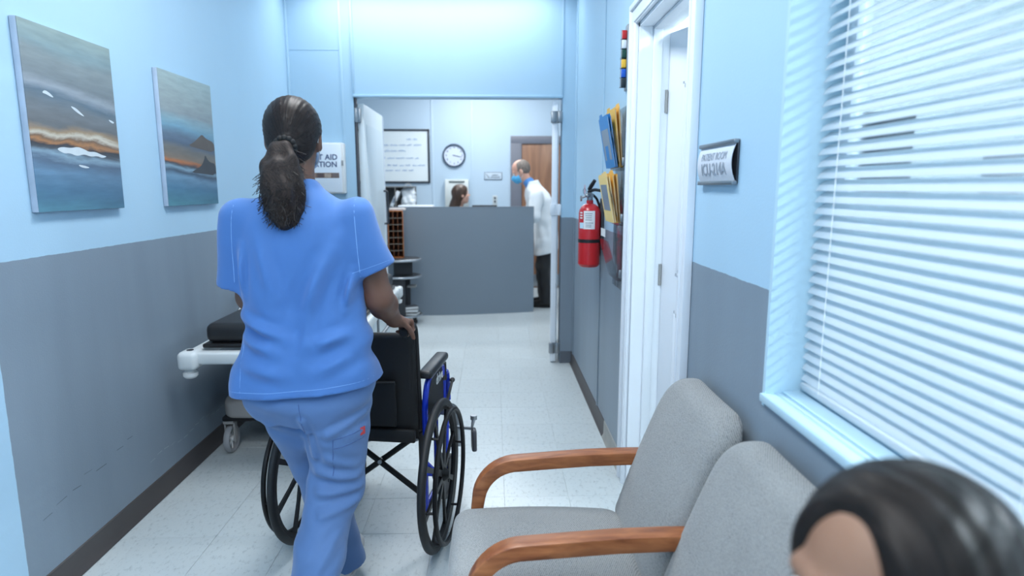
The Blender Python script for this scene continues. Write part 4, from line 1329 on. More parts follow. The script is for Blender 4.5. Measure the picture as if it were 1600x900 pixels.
for s in (1, -1):
    x = s * FX
    # backrest post with push handle
    MB().tube(rounded([(x - s * .012, .03, .14), (x - s * .012, .02, .48), (x - s * .018, -.005, .925), (x - s * .018, -.10, .925)], .05), .0115, n=10).build('back_post', M_RUB, wc)
    MB().tube([(x - s * .018, -.035, .925), (x - s * .018, -.05, .925), (x - s * .018, -.12, .925), (x - s * .018, -.155, .923), (x - s * .018, -.16, .923)], [.015, .0175, .0165, .018, .012], n=12).build('push_grip', M_RUB, wc)
    # blue side frame
    sf = MB()
    sf.tube(rounded([(x, .03, .14), (x, .40, .14), (x, .44, .46), (x, .03, .46)], .05), .0125, n=10)
    sf.tube([(x, .03, .10), (x, .03, .50)], .0125, n=10)
    sf.tube([(x, .22, .14), (x, .22, .46)], .011, n=10)
    sf.tube([(x + s * .0, 0, .36), (x + s * .055, 0, .305)], .011, n=8)
    sf.cyl((x - s * .01, 0, WR), (x + s * .07, 0, WR), .012)
    sf.build('side_frame', M_TUBE, wc)
    # armrest frame (inverted U) with pad and skirt guard
    ar = MB()
    ar.tube(rounded([(x + s * .012, .005, .47), (x + s * .012, .0, .60), (x + s * .012, .05, .684), (x + s * .012, .30, .688), (x + s * .012, .325, .60), (x + s * .012, .325, .47)], .045), .0125, n=10)
    ar.build('armrest_tube', M_TUBE, wc)
    MB().tube(rounded([(x + s * .012, .325, .50), (x + s * .012, .34, .615), (x + s * .012, .405, .62), (x + s * .012, .425, .47)], .03), .011, n=8).build('front_loop_tube', M_TUBE, wc)
    MB().box(x + s * .012 - .029, x + s * .012 + .029, .01, .32, .695, .731, bev=.014, seg=3, M=None).build('armrest_pad', M_VINYL, wc, sharp=60)
    MB().tube([(x + s * .012, .318, .68), (x + s * .012, .325, .60)], .017, n=10).build('front_post_sleeve', M_RUB, wc)
    gx = x + s * .012
    sg_ = MB().prism([(.03, .50), (.315, .50), (.315, .68), (.12, .675), (.035, .60)], gx - .003, gx + .003, 'YZ').build('skirt_guard', M_BLKF, wc)
    if s > 0:
        me = text_mesh('drive', .062, depth=.0004, bold=.0014)
        for v in me.vertices:
            v.co = (gx + .0034 + v.co.z, .245 + v.co.x, .636 + v.co.y)
        link('lettering', me, M_WPLAS, sg_)
    # caster
    fy = .40
    fk = MB().tube([(x, .40, .14), (x, .40, .215)], .016, n=10).box(x - .024, x - .018, fy - .045, fy + .02, .09, .20, bev=.002).box(x + .018, x + .024, fy - .045, fy + .02, .09, .20, bev=.002).box(x - .024, x + .024, fy - .03, fy + .02, .19, .205).build('caster_fork', M_RUB, wc)
    cM = Matrix.Translation((x, fy - .02, .10)) @ Matrix.Rotation(PI / 2, 4, 'Y')
    MB().lathe([(0, -.010), (.07, -.010), (.078, -.016), (.096, -.014), (.10, 0), (.096, .014), (.078, .016), (.07, .010), (0, .010)], n=32, M=cM, cap=False).build('caster_wheel', M_RUB, fk)
    # leg rest
    MB().tube(rounded([(x, .44, .44), (x + s * .03, .52, .40), (x + s * .02, .62, .16)], .05), .011, n=8).build('leg_rest_tube', M_STEEL, wc)
    MB().box(-.012, .012, -.04, .04, -.05, .05, bev=.008, M=Matrix.Translation((x + s * .13, .43, .275)) @ Matrix.Rotation(s * R(14), 4, 'Z') @ Matrix.Rotation(R(-8), 4, 'X')).build('folded_foot_plate', M_DARKST, wc)
    MB().tube([(x, .44, .33), (x + s * .12, .43, .33), (x + s * .13, .43, .38)], .010, n=8).lathe([(0, 0), (.016, 0), (.016, .02), (0, .02)], n=12, c=(x + s * .13, .43, .375)).build('leg_rest_latch', M_STEEL, wc)
    # brake
    MB().tube(rounded([(x + s * .025, .30, .47), (x + s * .035, .34, .53), (x + s * .035, .40, .565)], .02), .007, n=8).ell((x + s * .035, .41, .57), (.012, .016, .012)).build('brake_lever', M_RUB, wc)
    MB().box(x + s * .01, x + s * .04, .27, .33, .45, .475, bev=.003).cyl((x + s * .03, .29, .46), (x + s * .085, .29, .46), .008).build('brake_block', M_STEEL, wc)
# upholstery
bkq = []
for i in range(13):
    u = -1 + 2 * i / 12
    bkq.append([Vector((u * .205, -.010 - .022 * (1 - u * u) + (z - .45) * (-.05), z)) for z in (.455, .52, .60, .70, .80, .87, .895)])
o = MB().grid(bkq).build('backrest', M_BLKF, wc, sharp=80)
md = o.modifiers.new('thickness', 'SOLIDIFY'); md.thickness = .014
MB().box(-.20, .20, -.052, -.030, .450, .505, bev=.008).build('backrest_hem', M_BLKF, wc)
pk = MB().box(-.15, .13, -.064, -.046, .52, .70, bev=.008, seg=2).build('rear_pocket', M_BLKF, wc)
MB().tube([(-.15, -.066, .705), (-.01, -.069, .700), (.13, -.066, .705)], .005, n=6).build('pocket_hem', M_BLKF, pk)
stq = [[Vector((u * .21, y, .487 - .02 * (1 - u * u))) for y in (.0, .1, .2, .3, .40)] for u in [(-1 + i / 6) for i in range(13)]]
o = MB().grid(stq).build('seat', M_BLKF, wc, sharp=80)
md = o.modifiers.new('thickness', 'SOLIDIFY'); md.thickness = .012
MB().box(-.19, .19, .02, .34, .430, .443).build('seat_underside_card', mat('white_card', rgb(190, 194, 198), .6), wc)
for s in (1, -1):
    MB().tube([(s * .215, .12 + s * .012, .455), (-s * .205, .12 + s * .012, .135)], .0125, n=10).build('cross_brace', M_RIMB, wc)
    MB().tube([(s * .215, .06, .462), (s * .215, .40, .462)], .012, n=8).build('seat_rail', M_RIMB, wc)
MB().cyl((0, .095, .295), (0, .145, .295), .009).build('cross_bolt', M_STEEL, wc)

# ------------------------------------------------------------------ waiting bench against the right wall
M_WOODA = wood_mat('worn_beech', rgb(122, 68, 38), rgb(172, 108, 66), .38, 5, (2, 9, 9))
def fabric():
    m, nt, b = new_mat('grey_twill')
    tc = N(nt, 'ShaderNodeTexCoord')
    mp = N(nt, 'ShaderNodeMapping'); mp.inputs['Rotation'].default_value = (R(30), R(18), R(35)); mp.inputs['Scale'].default_value = (1, 1, 1)
    nt.links.new(tc.outputs['Object'], mp.inputs[0])
    wv = N(nt, 'ShaderNodeTexWave'); wv.inputs['Scale'].default_value = 75; wv.inputs['Distortion'].default_value = 3.0; wv.inputs['Detail'].default_value = 2; wv.inputs['Detail Scale'].default_value = 3
    nt.links.new(mp.outputs[0], wv.inputs['Vector'])
    no = N(nt, 'ShaderNodeTexNoise'); no.inputs['Scale'].default_value = 260; no.inputs['Detail'].default_value = 2
    nt.links.new(tc.outputs['Object'], no.inputs['Vector'])
    n2 = N(nt, 'ShaderNodeTexNoise'); n2.inputs['Scale'].default_value = 7; n2.inputs['Detail'].default_value = 5
    nt.links.new(tc.outputs['Object'], n2.inputs['Vector'])
    a = N(nt, 'ShaderNodeMath', operation='MULTIPLY_ADD'); a.inputs[1].default_value = .6
    nt.links.new(wv.outputs['Fac'], a.inputs[0]); nt.links.new(no.outputs['Fac'], a.inputs[2])
    a2 = N(nt, 'ShaderNodeMath', operation='MULTIPLY_ADD'); a2.inputs[1].default_value = .35
    nt.links.new(n2.outputs['Fac'], a2.inputs[0]); nt.links.new(a.outputs[0], a2.inputs[2])
    cr = N(nt, 'ShaderNodeValToRGB')
    cr.color_ramp.elements[0].position = .45; cr.color_ramp.elements[0].color = rgb(84, 89, 94)
    cr.color_ramp.elements[1].position = 1.05 if False else 1.0; cr.color_ramp.elements[1].color = rgb(150, 151, 150)
    nt.links.new(a2.outputs[0], cr.inputs[0]); nt.links.new(cr.outputs[0], b.inputs['Base Color'])
    b.inputs['Roughness'].default_value = .9
    b.inputs['Sheen Weight'].default_value = .15
    bp = N(nt, 'ShaderNodeBump'); bp.inputs['Strength'].default_value = .35; bp.inputs['Distance'].default_value = .0015
    nt.links.new(a.outputs[0], bp.inputs['Height']); nt.links.new(bp.outputs[0], b.inputs['Normal'])
    return m
M_FAB = fabric()
be = thing('waiting_bench', 'row of joined grey upholstered seats with bent wooden arms against the window wall', 'bench', (0, 0, 0))
BPITCH, BY = .475, 1.875      # seat pitch, far end
def seat_cushion(y0, y1):
    s = SDF((-.19, y0 - .04, .28), (.47, y1 + .04, .52), .010)
    def fn(X, Y, Z):
        cy, hw = (y0 + y1) / 2, (y1 - y0) / 2
        cxx, hx = .135, .265
        top = .468 - .010 * ((Y - cy) / hw) ** 2 - .012 * ((X - .1) / .26) ** 2
        qx = np.abs(X - cxx) - (hx - .055 + 0 * Y)
        qy = np.abs(Y - cy) - (hw - .055)
        lat = np.sqrt(np.maximum(qx, 0) ** 2 + np.maximum(qy, 0) ** 2) + np.minimum(np.maximum(qx, qy), 0) - .055
        zz = np.maximum(Z - top, .352 - Z)
        a, b = lat + .035, zz + .035
        return np.sqrt(np.maximum(a, 0) ** 2 + np.maximum(b, 0) ** 2) + np.minimum(np.maximum(a, b), 0) - .035
    s.put((-.15, y0 - .02, .30), (.44, y1 + .02, .50), fn, .001)
    return s
def back_cushion(y0, y1):
    s = SDF((.28, y0 - .03, .36), (.66, y1 + .03, .93), .010)
    def fn(X, Y, Z):
        cy, hw = (y0 + y1) / 2, (y1 - y0) / 2
        u = (Z - .40) / .48
        front = .372 + .165 * u + .020 * np.clip(u, 0, 2) ** 3 - .02 * np.clip(1 - ((Y - cy) / hw) ** 2, 0, 1) * np.clip(1 - (u - .55) ** 2 * 3, 0, 1)
        mid = front + .042
        q = np.abs(X - mid) - (.042 - .03)
        qy = np.abs(Y - cy) - (hw - .10)
        qz = np.maximum(np.abs(Z - .64) - (.245 - .10), -1)
        lat = np.sqrt(np.maximum(qz, 0) ** 2 + np.maximum(qy, 0) ** 2) + np.minimum(np.maximum(qz, qy), 0) - .10
        low = np.where(Z < .5, np.maximum(np.abs(Y - cy) - hw, .41 - Z), lat)
        lat = np.minimum(lat, np.where(Z < .55, low, 1))
        a, b = q, lat + .03
        return np.sqrt(np.maximum(a, 0) ** 2 + np.maximum(b, 0) ** 2) + np.minimum(np.maximum(a, b), 0) - .03
    s.put((.30, y0 - .01, .38), (.65, y1 + .01, .91), fn, .001)
    return s
for k in range(4):
    y1 = BY - k * BPITCH
    y0 = y1 - BPITCH
    seat_cushion(y0 + .030, y1 - .030).build('seat', M_FAB, be, smooth=2)
    back_cushion(y0 + .006, y1 - .006).build('backrest', M_FAB, be, smooth=2)
def arm_frame(y):
    a = MB()
    # bent arm: from the back, forward, down into the front leg
    pts = [(.53, .602), (.42, .603), (.30, .600), (.19, .593)] + arc(.075, .457, .128, PI / 2, PI * .94, 10)[0:] + [(-.062, .40), (-.055, .0)]
    th, wd = .021, .026
    P = [Vector((x, 0, z)) for x, z in pts]
    left, right = [], []
    for i in range(len(P)):
        t = (P[min(i + 1, len(P) - 1)] - P[max(i - 1, 0)]).normalized()
        n = Vector((t.z, 0, -t.x))
        k = th if i < len(P) - 2 else .018
        left.append(P[i] + n * k); right.append(P[i] - n * k)
    poly = [(v.x, v.z) for v in left] + [(v.x, v.z) for v in right[::-1]]
    a.prism(poly, y - wd, y + wd, 'XZ')
    bmesh.ops.recalc_face_normals(a.bm, faces=a.bm.faces[:])
    es = [e for e in a.bm.edges if len(e.link_faces) == 2 and e.calc_face_angle(0) > R(60)]
    bmesh.ops.bevel(a.bm, geom=es, offset=.006, segments=2, affect='EDGES', profile=.5)
    o = a.build('armrest', M_WOODA, be, sharp=40)
    MB().box(.50, .536, y - .018, y + .018, 0, .60, bev=.004).build('rear_leg', M_WOODA, be)
    return o
for k in range(5):
    arm_frame(BY - .012 - k * BPITCH + (.0 if k else 0))
MB().box(-.03, .0, BY - 4 * BPITCH, BY, .31, .35, bev=.004).box(.40, .43, BY - 4 * BPITCH, BY, .31, .35, bev=.004).build('seat_rail', M_WOODA, be)

# ------------------------------------------------------------------ desk equipment
mo = thing('computer_monitor', 'black computer monitor whose top edge shows above the reception desk', 'monitor', (-.11, 7.62, .75))
MB().box(-.15, .15, -.02, .02, .18, .492, bev=.006).build('housing', M_BLACK, mo)
MB().box(-.14, .14, .02, .022, .19, .48).build('screen', mat('monitor_screen', rgb(20, 26, 34), .15), mo)
MB().box(-.03, .03, -.015, .015, .01, .25).box(-.09, .09, -.07, .09, 0, .012, bev=.003).build('stand', M_BLACK, mo)
st = thing('office_stool', 'tall black swivel stool under the receptionist', 'stool', (-.50, 7.98, 0))
MB().lathe([(0, .60), (.17, .60), (.20, .625), (.20, .655), (.17, .675), (0, .68)], n=32).build('seat', M_VINYL, st)
MB().cyl((0, 0, .06), (0, 0, .60), .03).build('column', M_STEEL, st)
for k in range(5):
    a = 2 * PI * k / 5
    MB().tube([(0, 0, .09), (.27 * math.cos(a), .27 * math.sin(a), .06)], [.02, .014], n=8).ell((.27 * math.cos(a), .27 * math.sin(a), .03), (.03, .03, .03)).build('leg', M_BLACK, st)
MB().ring((0, 0, .30), (0, 0, 1), .19, .011).tube([(-.19, 0, .30), (.19, 0, .30)], .01, n=8).build('foot_ring', M_STEEL, st)

# ------------------------------------------------------------------ people
M_SKIN_D = mat('brown_skin', rgb(112, 78, 62), .5, var=.06, nscale=14, sss=.06, bump=.05, bscale=200)
M_SKIN_M = mat('fair_skin', rgb(206, 160, 142), .5, var=.05, nscale=14, sss=.08)
M_SKIN_R = mat('light_skin', rgb(208, 166, 148), .5, var=.05, nscale=14, sss=.08)
M_SKIN_G = mat('warm_light_skin', rgb(138, 103, 82), .5, var=.04, nscale=10, sss=.08)
M_EYEW = mat('eye_white', rgb(226, 226, 224), .25)
M_IRIS = mat('dark_iris', rgb(42, 28, 22), .2)

def hair_mat(name, dark, light, stretch=(60, 60, 4), rough=.38, center=None):
    m, nt, b = new_mat(name)
    v = objcoord(nt, stretch)
    no = N(nt, 'ShaderNodeTexNoise'); no.inputs['Scale'].default_value = 3.0; no.inputs['Detail'].default_value = 4
    nt.links.new(v, no.inputs['Vector'])
    cr = N(nt, 'ShaderNodeValToRGB')
    cr.color_ramp.elements[0].position = .3; cr.color_ramp.elements[0].color = dark
    cr.color_ramp.elements[1].position = .75; cr.color_ramp.elements[1].color = light
    nt.links.new(no.outputs['Fac'], cr.inputs[0]); nt.links.new(cr.outputs[0], b.inputs['Base Color'])
    b.inputs['Roughness'].default_value = rough
    b.inputs['Specular IOR Level'].default_value = .5
    bp = N(nt, 'ShaderNodeBump'); bp.inputs['Strength'].default_value = .5; bp.inputs['Distance'].default_value = .003
    nt.links.new(no.outputs['Fac'], bp.inputs['Height']); nt.links.new(bp.outputs[0], b.inputs['Normal'])
    return m

def strand_mat(name, dark, light, rough=.42, bump=.35, spec=.28):
    m, nt, b = new_mat(name)
    at = N(nt, 'ShaderNodeAttribute'); at.attribute_name = 'strand'
    no = N(nt, 'ShaderNodeTexNoise'); no.inputs['Scale'].default_value = 1.0; no.inputs['Detail'].default_value = 3
    nt.links.new(at.outputs['Vector'], no.inputs['Vector'])
    cr = N(nt, 'ShaderNodeValToRGB')
    cr.color_ramp.elements[0].position = .3; cr.color_ramp.elements[0].color = dark
    cr.color_ramp.elements[1].position = .72; cr.color_ramp.elements[1].color = light
    nt.links.new(no.outputs['Fac'], cr.inputs[0]); nt.links.new(cr.outputs[0], b.inputs['Base Color'])
    b.inputs['Roughness'].default_value = rough
    b.inputs['Specular IOR Level'].default_value = spec
    bp = N(nt, 'ShaderNodeBump'); bp.inputs['Strength'].default_value = bump; bp.inputs['Distance'].default_value = .0015
    nt.links.new(no.outputs['Fac'], bp.inputs['Height']); nt.links.new(bp.outputs[0], b.inputs['Normal'])
    return m

def set_strand(o, fn, origin):
    """per-vertex hair direction coordinate: first axis runs across the strands"""
    me = o.data
    co = np.empty(len(me.vertices) * 3); me.vertices.foreach_get('co', co)
    co = co.reshape(-1, 3) + np.array(origin)
    a = me.attributes.new('strand', 'FLOAT_VECTOR', 'POINT')
    a.data.foreach_set('vector', np.ascontiguousarray(fn(co), dtype=np.float32).ravel())

def local_pts(H, co):
    M = np.array(H.inverted())
    return co @ M[:3, :3].T + M[:3, 3]

def head_matrix(c, yaw, pitch=0, roll=0, s=1.0):
    """yaw 0 looks along +Y, positive turns left; pitch positive looks down"""
    return Matrix.Translation(c) @ Matrix.Rotation(yaw, 4, 'Z') @ Matrix.Rotation(-pitch, 4, 'X') @ Matrix.Rotation(roll, 4, 'Y') @ Matrix.Scale(s, 4)

def add_head(S, H, nose=1.0, ears=True):
    sc = H.to_scale()[0]
    P = lambda x, y, z: tuple(H @ Vector((x, y, z)))
    Rm = H.to_3x3().normalized().to_4x4()
    E = lambda c, r, k=.02, op='u': S.ell(P(*c), tuple(q * sc for q in r), k * sc, op, Rm)
    C = lambda a, b, ra, rb, k=.012, op='u': S.cone(P(*a), P(*b), ra * sc, rb * sc, k * sc, op)
    E((0, -.008, .035), (.073, .094, .088))
    E((0, .022, -.035), (.060, .066, .078), .03)
    E((0, .055, -.088), (.026, .022, .022), .03)
    for s in (-1, 1):
        E((s * .038, .058, -.028), (.022, .020, .022), .02)              # cheek
        C((s * .012, .086, .022), (s * .045, .072, .024), .009, .008, .012)   # brow
        E((s * .031, .093, .004), (.015, .013, .011), .010, 's')         # eye socket
        if ears:
            E((s * .078, -.004, -.008), (.013, .019, .031), .006)
            E((s * .089, .003, -.006), (.006, .010, .018), .004, 's')
    C((0, .090, .008), (0, .106, -.024), .007, .011 * nose, .010)
    for s in (-1, 1):
        E((s * .011, .096, -.028), (.008, .010, .007), .006)
    E((0, .086, -.052), (.022, .012, .006), .006)
    E((0, .085, -.061), (.020, .012, .007), .005)
    E((0, .097, -.0565), (.020, .006, .0016), .003, 's')

def add_eyes(H, parent, origin):
    for s in (-1, 1):
        c = H @ Vector((s * .031, .080, .004)) - Vector(origin)
        sc = H.to_scale()[0]
        e = MB().ell((0, 0, 0), (.0115 * sc,) * 3).build('eye', M_EYEW, parent, loc=c)
        d = (H.to_3x3() @ Vector((0, .0075, 0)))
        MB().ell(tuple(d), (.0052 * sc,) * 3, seg=10, rings=8).build('iris', M_IRIS, e)

def add_hand(S, wrist, fwd, down, side, curl=(.5, .6, .4), spread=.0, s=1.0, thumb=(.6, .6)):
    """wrist point, direction to the knuckles, palm-side normal; side +1 when the thumb lies towards fwd x down"""
    w = Vector(wrist); f = Vector(fwd).normalized()
    dn = Vector(down); dn = (dn - f * dn.dot(f)).normalized()
    t = f.cross(dn) * side           # towards the thumb
    V = lambda a, b, c: w + (f * a + t * b + dn * c) * s
    S.cone(V(-.01, 0, 0), V(.02, 0, 0), .024 * s, .025 * s, .012)
    for b, r in ((.022, .0135), (.0, .0145), (-.020, .0125)):
        S.cone(V(.012, b * .7, 0), V(.082, b * 1.15, .0), r * 1.05 * s, r * .9 * s, .016)
    S.cone(V(.015, .018, .008), V(.045, .026, .012), .015 * s, .014 * s, .012)      # ball of the thumb
    for i, (b, L) in enumerate(((.029, .88), (.010, 1.0), (-.010, .93), (-.028, .72))):
        p = V(.084 - .004 * abs(i - 1), b, -.002)
        ang = 0
        r = .0092 * s
        d = f
        for q, (seg, cu) in enumerate(zip((.042, .026, .021), curl)):
            ang += cu
            d = f * math.cos(ang) + dn * math.sin(ang) + t * (b * spread)
            n = p + d * seg * L * s
            S.cone(tuple(p), tuple(n), r, r * .90, .003 if q else .006)
            p = n; r *= .90
    p = V(.022, .027, .010)
    d1 = (f * .75 + t * .62 + dn * thumb[0]).normalized()
    d2 = (f * .9 + t * .05 + dn * thumb[1]).normalized()
    a = p + d1 * .034 * s; b2 = a + d2 * .028 * s; c2 = b2 + (d2 + dn * .3).normalized() * .022 * s
    S.cone(tuple(p), tuple(a), .013 * s, .011 * s, .01)
    S.cone(tuple(a), tuple(b2), .0108 * s, .010 * s, .004)
    S.cone(tuple(b2), tuple(c2), .010 * s, .0085 * s, .004)

def add_foot(S, ankle, yaw, pitch, L=.25, k=.015, r=.038, lift=0):
    a = Vector(ankle)
    M_ = Matrix.Translation(a) @ Matrix.Rotation(yaw, 4, 'Z') @ Matrix.Rotation(pitch, 4, 'X')
    P = lambda x, y, z: tuple(M_ @ Vector((x, y, z)))
    S.cone(P(0, -.045, -.055), P(0, .05, -.05), r * .95, r, k)
    S.cone(P(0, .0, -.02), P(0, .05, -.045), r * .95, r * .9, k)
    S.cone(P(0, .05, -.052), P(.0, L - .095, -.062), r * 1.05, r * .85, k)

def shoes(parent, origin, ankle, yaw, pitch, m_up, m_sole):
    S = SDF(np.array(ankle) - .25, np.array(ankle) + .25, .006)
    add_foot(S, ankle, yaw, pitch, .27, .015, .046)
    a = Vector(ankle)
    M_ = Matrix.Translation(a) @ Matrix.Rotation(yaw, 4, 'Z') @ Matrix.Rotation(pitch, 4, 'X')
    nrm = (M_.to_3x3() @ Vector((0, 0, -1)))
    S.cut(tuple(M_ @ Vector((0, 0, -.088))), tuple(nrm), .004)
    o = S.build('shoe', m_up, parent, origin, 1)
    prof = []
    for i in range(28):
        t = 2 * PI * i / 28
        y = .062 + .128 * math.cos(t)
        x = .044 * math.sin(t) * (1 - .18 * math.cos(t + .6) * 0)
        prof.append((x, y))
    s = MB().prism(prof, -.100, -.084, 'XY', M=Matrix.Translation(-Vector(origin)) @ M_)
    s.build('sole', m_sole, o, sharp=60)
    return o

# ------------------------------------------------------------------ the nurse
O = Vector((-.60, 1.97, 0))
nurse = thing('person', 'woman in blue scrubs with dark ponytail seen from behind pushing the wheelchair', 'person', O)
hn = head_matrix((-.628, 2.025, 1.600), R(5), R(4), 0, .985)
SH_R, EL_R, WR_R = (-.438, 1.975, 1.375), (-.375, 2.005, 1.095), (-.362, 2.21, .978)
SH_L, EL_L, WR_L = (-.782, 1.985, 1.375), (-.800, 2.04, 1.095), (-.745, 2.24, .975)
HP_R, KN_R, AN_R = (-.505, 1.975, .86), (-.530, 1.955, .47), (-.590, 1.72, .125)
HP_L, KN_L, AN_L = (-.695, 1.975, .86), (-.640, 2.115, .48), (-.575, 2.150, .098)
B = SDF((-.95, 1.50, -.02), (-.22, 2.50, 1.76), .0048)
add_head(B, hn)
B.cone((-.612, 1.985, 1.40), (-.620, 2.010, 1.56), .056, .052, .03)
B.loft([(.80, -.60, 1.975, .15, .105), (.90, -.60, 1.97, .155, .105), (1.03, -.60, 1.975, .125, .09), (1.18, -.605, 1.98, .14, .095), (1.32, -.61, 1.98, .15, .09), (1.42, -.61, 1.98, .08, .06)], .02)
for sh, el, wr in ((SH_R, EL_R, WR_R), (SH_L, EL_L, WR_L)):
    m1 = tuple(np.array(el) * .72 + np.array(wr) * .28)
    B.chain([tuple(np.array(sh) - (0, 0, .03)), tuple(np.array(sh) * .5 + np.array(el) * .5), el, m1, wr], [.046, .052, .043, .044, .0275], .025)
for hp, kn, an in ((HP_R, KN_R, AN_R), (HP_L, KN_L, AN_L)):
    mid = tuple(np.array(kn) * .7 + np.array(an) * .3)
    B.chain([hp, kn, mid, an], [.078, .056, .054, .036], .03)
add_hand(B, WR_R, (.42, .80, -.30), (.25, .1, -1), -1, (1.15, 1.25, .8), 0, .90, (.9, .9))
add_hand(B, WR_L, (-.12, .85, -.30), (-.25, .1, -1), 1, (1.15, 1.25, .8), 0, .90, (.9, .9))
add_foot(B, AN_R, R(3), R(-38), .24, r=.034)
add_foot(B, AN_L, R(-3), R(0), .24, r=.034)
body = B.build('body', M_SKIN_D, nurse, O, 1)
add_eyes(hn, nurse, O)

def cloth_mat(name, col, var=.05, rough=.75, weave=900):
    m = mat(name, col, rough, 0, var, 5, (1, 1, 1), .12, weave, sheen=.2)
    return m
M_SCRUB = cloth_mat('scrub_top_blue', rgb(66, 113, 178))
M_PANTS = cloth_mat('scrub_trouser_blue', rgb(84, 117, 166))
# scrub top
Tp = SDF((-.98, 1.72, .70), (-.22, 2.25, 1.52), .0052)
Tp.loft([(.755, -.603, 1.966, .236, .176), (.84, -.602, 1.966, .228, .170), (.93, -.600, 1.968, .210, .154), (1.02, -.600, 1.972, .192, .138), (1.10, -.600, 1.975, .186, .130),
         (1.20, -.602, 1.978, .190, .126), (1.29, -.606, 1.980, .190, .120), (1.355, -.608, 1.982, .172, .108), (1.405, -.610, 1.986, .130, .088), (1.445, -.612, 1.990, .076, .070), (1.475, -.613, 1.994, .058, .062)], .02, p=2.3)
SLV_R, SLV_L = (-.388, 1.995, 1.19), (-.806, 2.02, 1.145)
Sl = SDF((-.98, 1.72, .70), (-.22, 2.25, 1.52), .0052)
for sh, en in ((SH_R, SLV_R), (SH_L, SLV_L)):
    sh, en = np.array(sh), np.array(en)
    n = en - sh
    n = n / np.linalg.norm(n)
    Sl.cone(tuple(sh + np.array((0, 0, -.020))), tuple(en + n * .03), .064, .081, .001)
    n = n + np.array((.10 if en[0] > -.6 else -.10, 0, 0))
    Sl.cut(en, n, .004, en - .16, en + .16)
hh_ = np.maximum(.035 - np.abs(Tp.D - Sl.D), 0) / .035
Tp.D = (np.minimum(Tp.D, Sl.D) - hh_ * hh_ * .035 * .25).astype(np.float32)
fold1 = waves(3, 9, 2.0, 4.5, (1.5, 1.0, .45), .0072)
fold2 = waves(11, 10, 5, 11, (1, 1, .4), .0034)
fold3 = waves(21, 9, 3, 7, (.35, .5, 1.9), .0050)
def top_folds(X, Y, Z):
    low = np.clip((1.12 - Z) / .12, 0, 1) * np.clip((Z - .80) / .08, 0, 1)
    back = np.clip((1.97 - Y) / .08, 0, 1)
    d = fold1(X, Y, Z) + fold2(X, Y, Z) + fold3(X, Y, Z) * low
    # drape lines running from the right shoulder blade down to the waist
    for (x0, z0, x1, z1, w, a) in ((-.47, 1.30, -.62, 1.00, .020, .008), (-.52, 1.22, -.585, .93, .018, .007), (-.70, 1.30, -.66, 1.12, .018, .005), (-.79, 1.06, -.62, 1.00, .016, .009), (-.80, 1.00, -.66, .965, .016, .008),
                                   (-.42, 1.02, -.55, .98, .016, .006), (-.43, 1.20, -.455, 1.08, .012, .008), (-.765, 1.28, -.765, 1.12, .012, .008), (-.79, .92, -.62, .885, .018, .005), (-.42, .95, -.54, .90, .018, .006)):
        ex, ez = x1 - x0, z1 - z0
        L2 = ex * ex + ez * ez
        t = np.clip(((X - x0) * ex + (Z - z0) * ez) / L2, 0, 1)
        dist = np.sqrt((X - x0 - t * ex) ** 2 + (Z - z0 - t * ez) ** 2)
        d = d - 2.1 * a * np.exp(-(dist / w) ** 2) * back * np.sin(PI * np.clip(t, .06, .94)) + a * .8 * np.exp(-((dist - w * 1.9) / w) ** 2) * back * np.sin(PI * np.clip(t, .06, .94))
    hem = .006 * np.sin(13 * (X + .6) + 2) * np.clip((.86 - Z) / .1, 0, 1)
    return d + hem
Tp.displace(top_folds)
Tp.cut((-.6, 1.97, .820), (.08, -.02, -1), .004)
# V neck at the front, round at the back
Tp.ell((-.615, 2.02, 1.475), (.062, .070, .045), .01, 's')
top = Tp.build('scrub_top', M_SCRUB, nurse, O, 1)

def surf_strip(name, mesh_obj, pts, r, m, parent, off=.0008, origin=O):
    """a stitched line laid on a mesh: pts are world points snapped to the surface along the given direction"""
    out = []
    for p, d in pts:
        ok, loc, nor, idx = mesh_obj.ray_cast(Vector(p) - Vector(origin), Vector(d))
        if ok:
            out.append(loc + nor * off)
    if len(out) > 1:
        return MB().tube(out, r, n=5).build(name, m, parent)
    return None
bpy.context.view_layer.update()
M_SEAM = cloth_mat('scrub_seam', rgb(124, 168, 222))
for x0, x1 in ((-.428, -.412), (-.790, -.806)):
    pts = [((x0 + (x1 - x0) * t / 14, 1.60, 1.415 - .255 * t / 14), (0, 1, 0)) for t in range(15)]
    surf_strip('shoulder_seam', top, pts, .0015, M_SEAM, top)
surf_strip('hem_seam', top, [((-.83 + .46 * t / 40, 1.55, .846 + .08 * (-.83 + .46 * t / 40 + .6)), (0, 1, 0)) for t in range(41)], .0013, M_SEAM, top)
surf_strip('sleeve_hem', top, [((-.435 + .12 * t / 16, 1.6, 1.19 + .04 * t / 16), (0, 1, 0)) for t in range(17)], .0012, M_SEAM, top)
surf_strip('side_seam', top, [((-.785 + .01 * t / 12, 1.55, 1.0 - .2 * t / 12), (0, 1, 0)) for t in range(13)], .0012, M_SEAM, top)

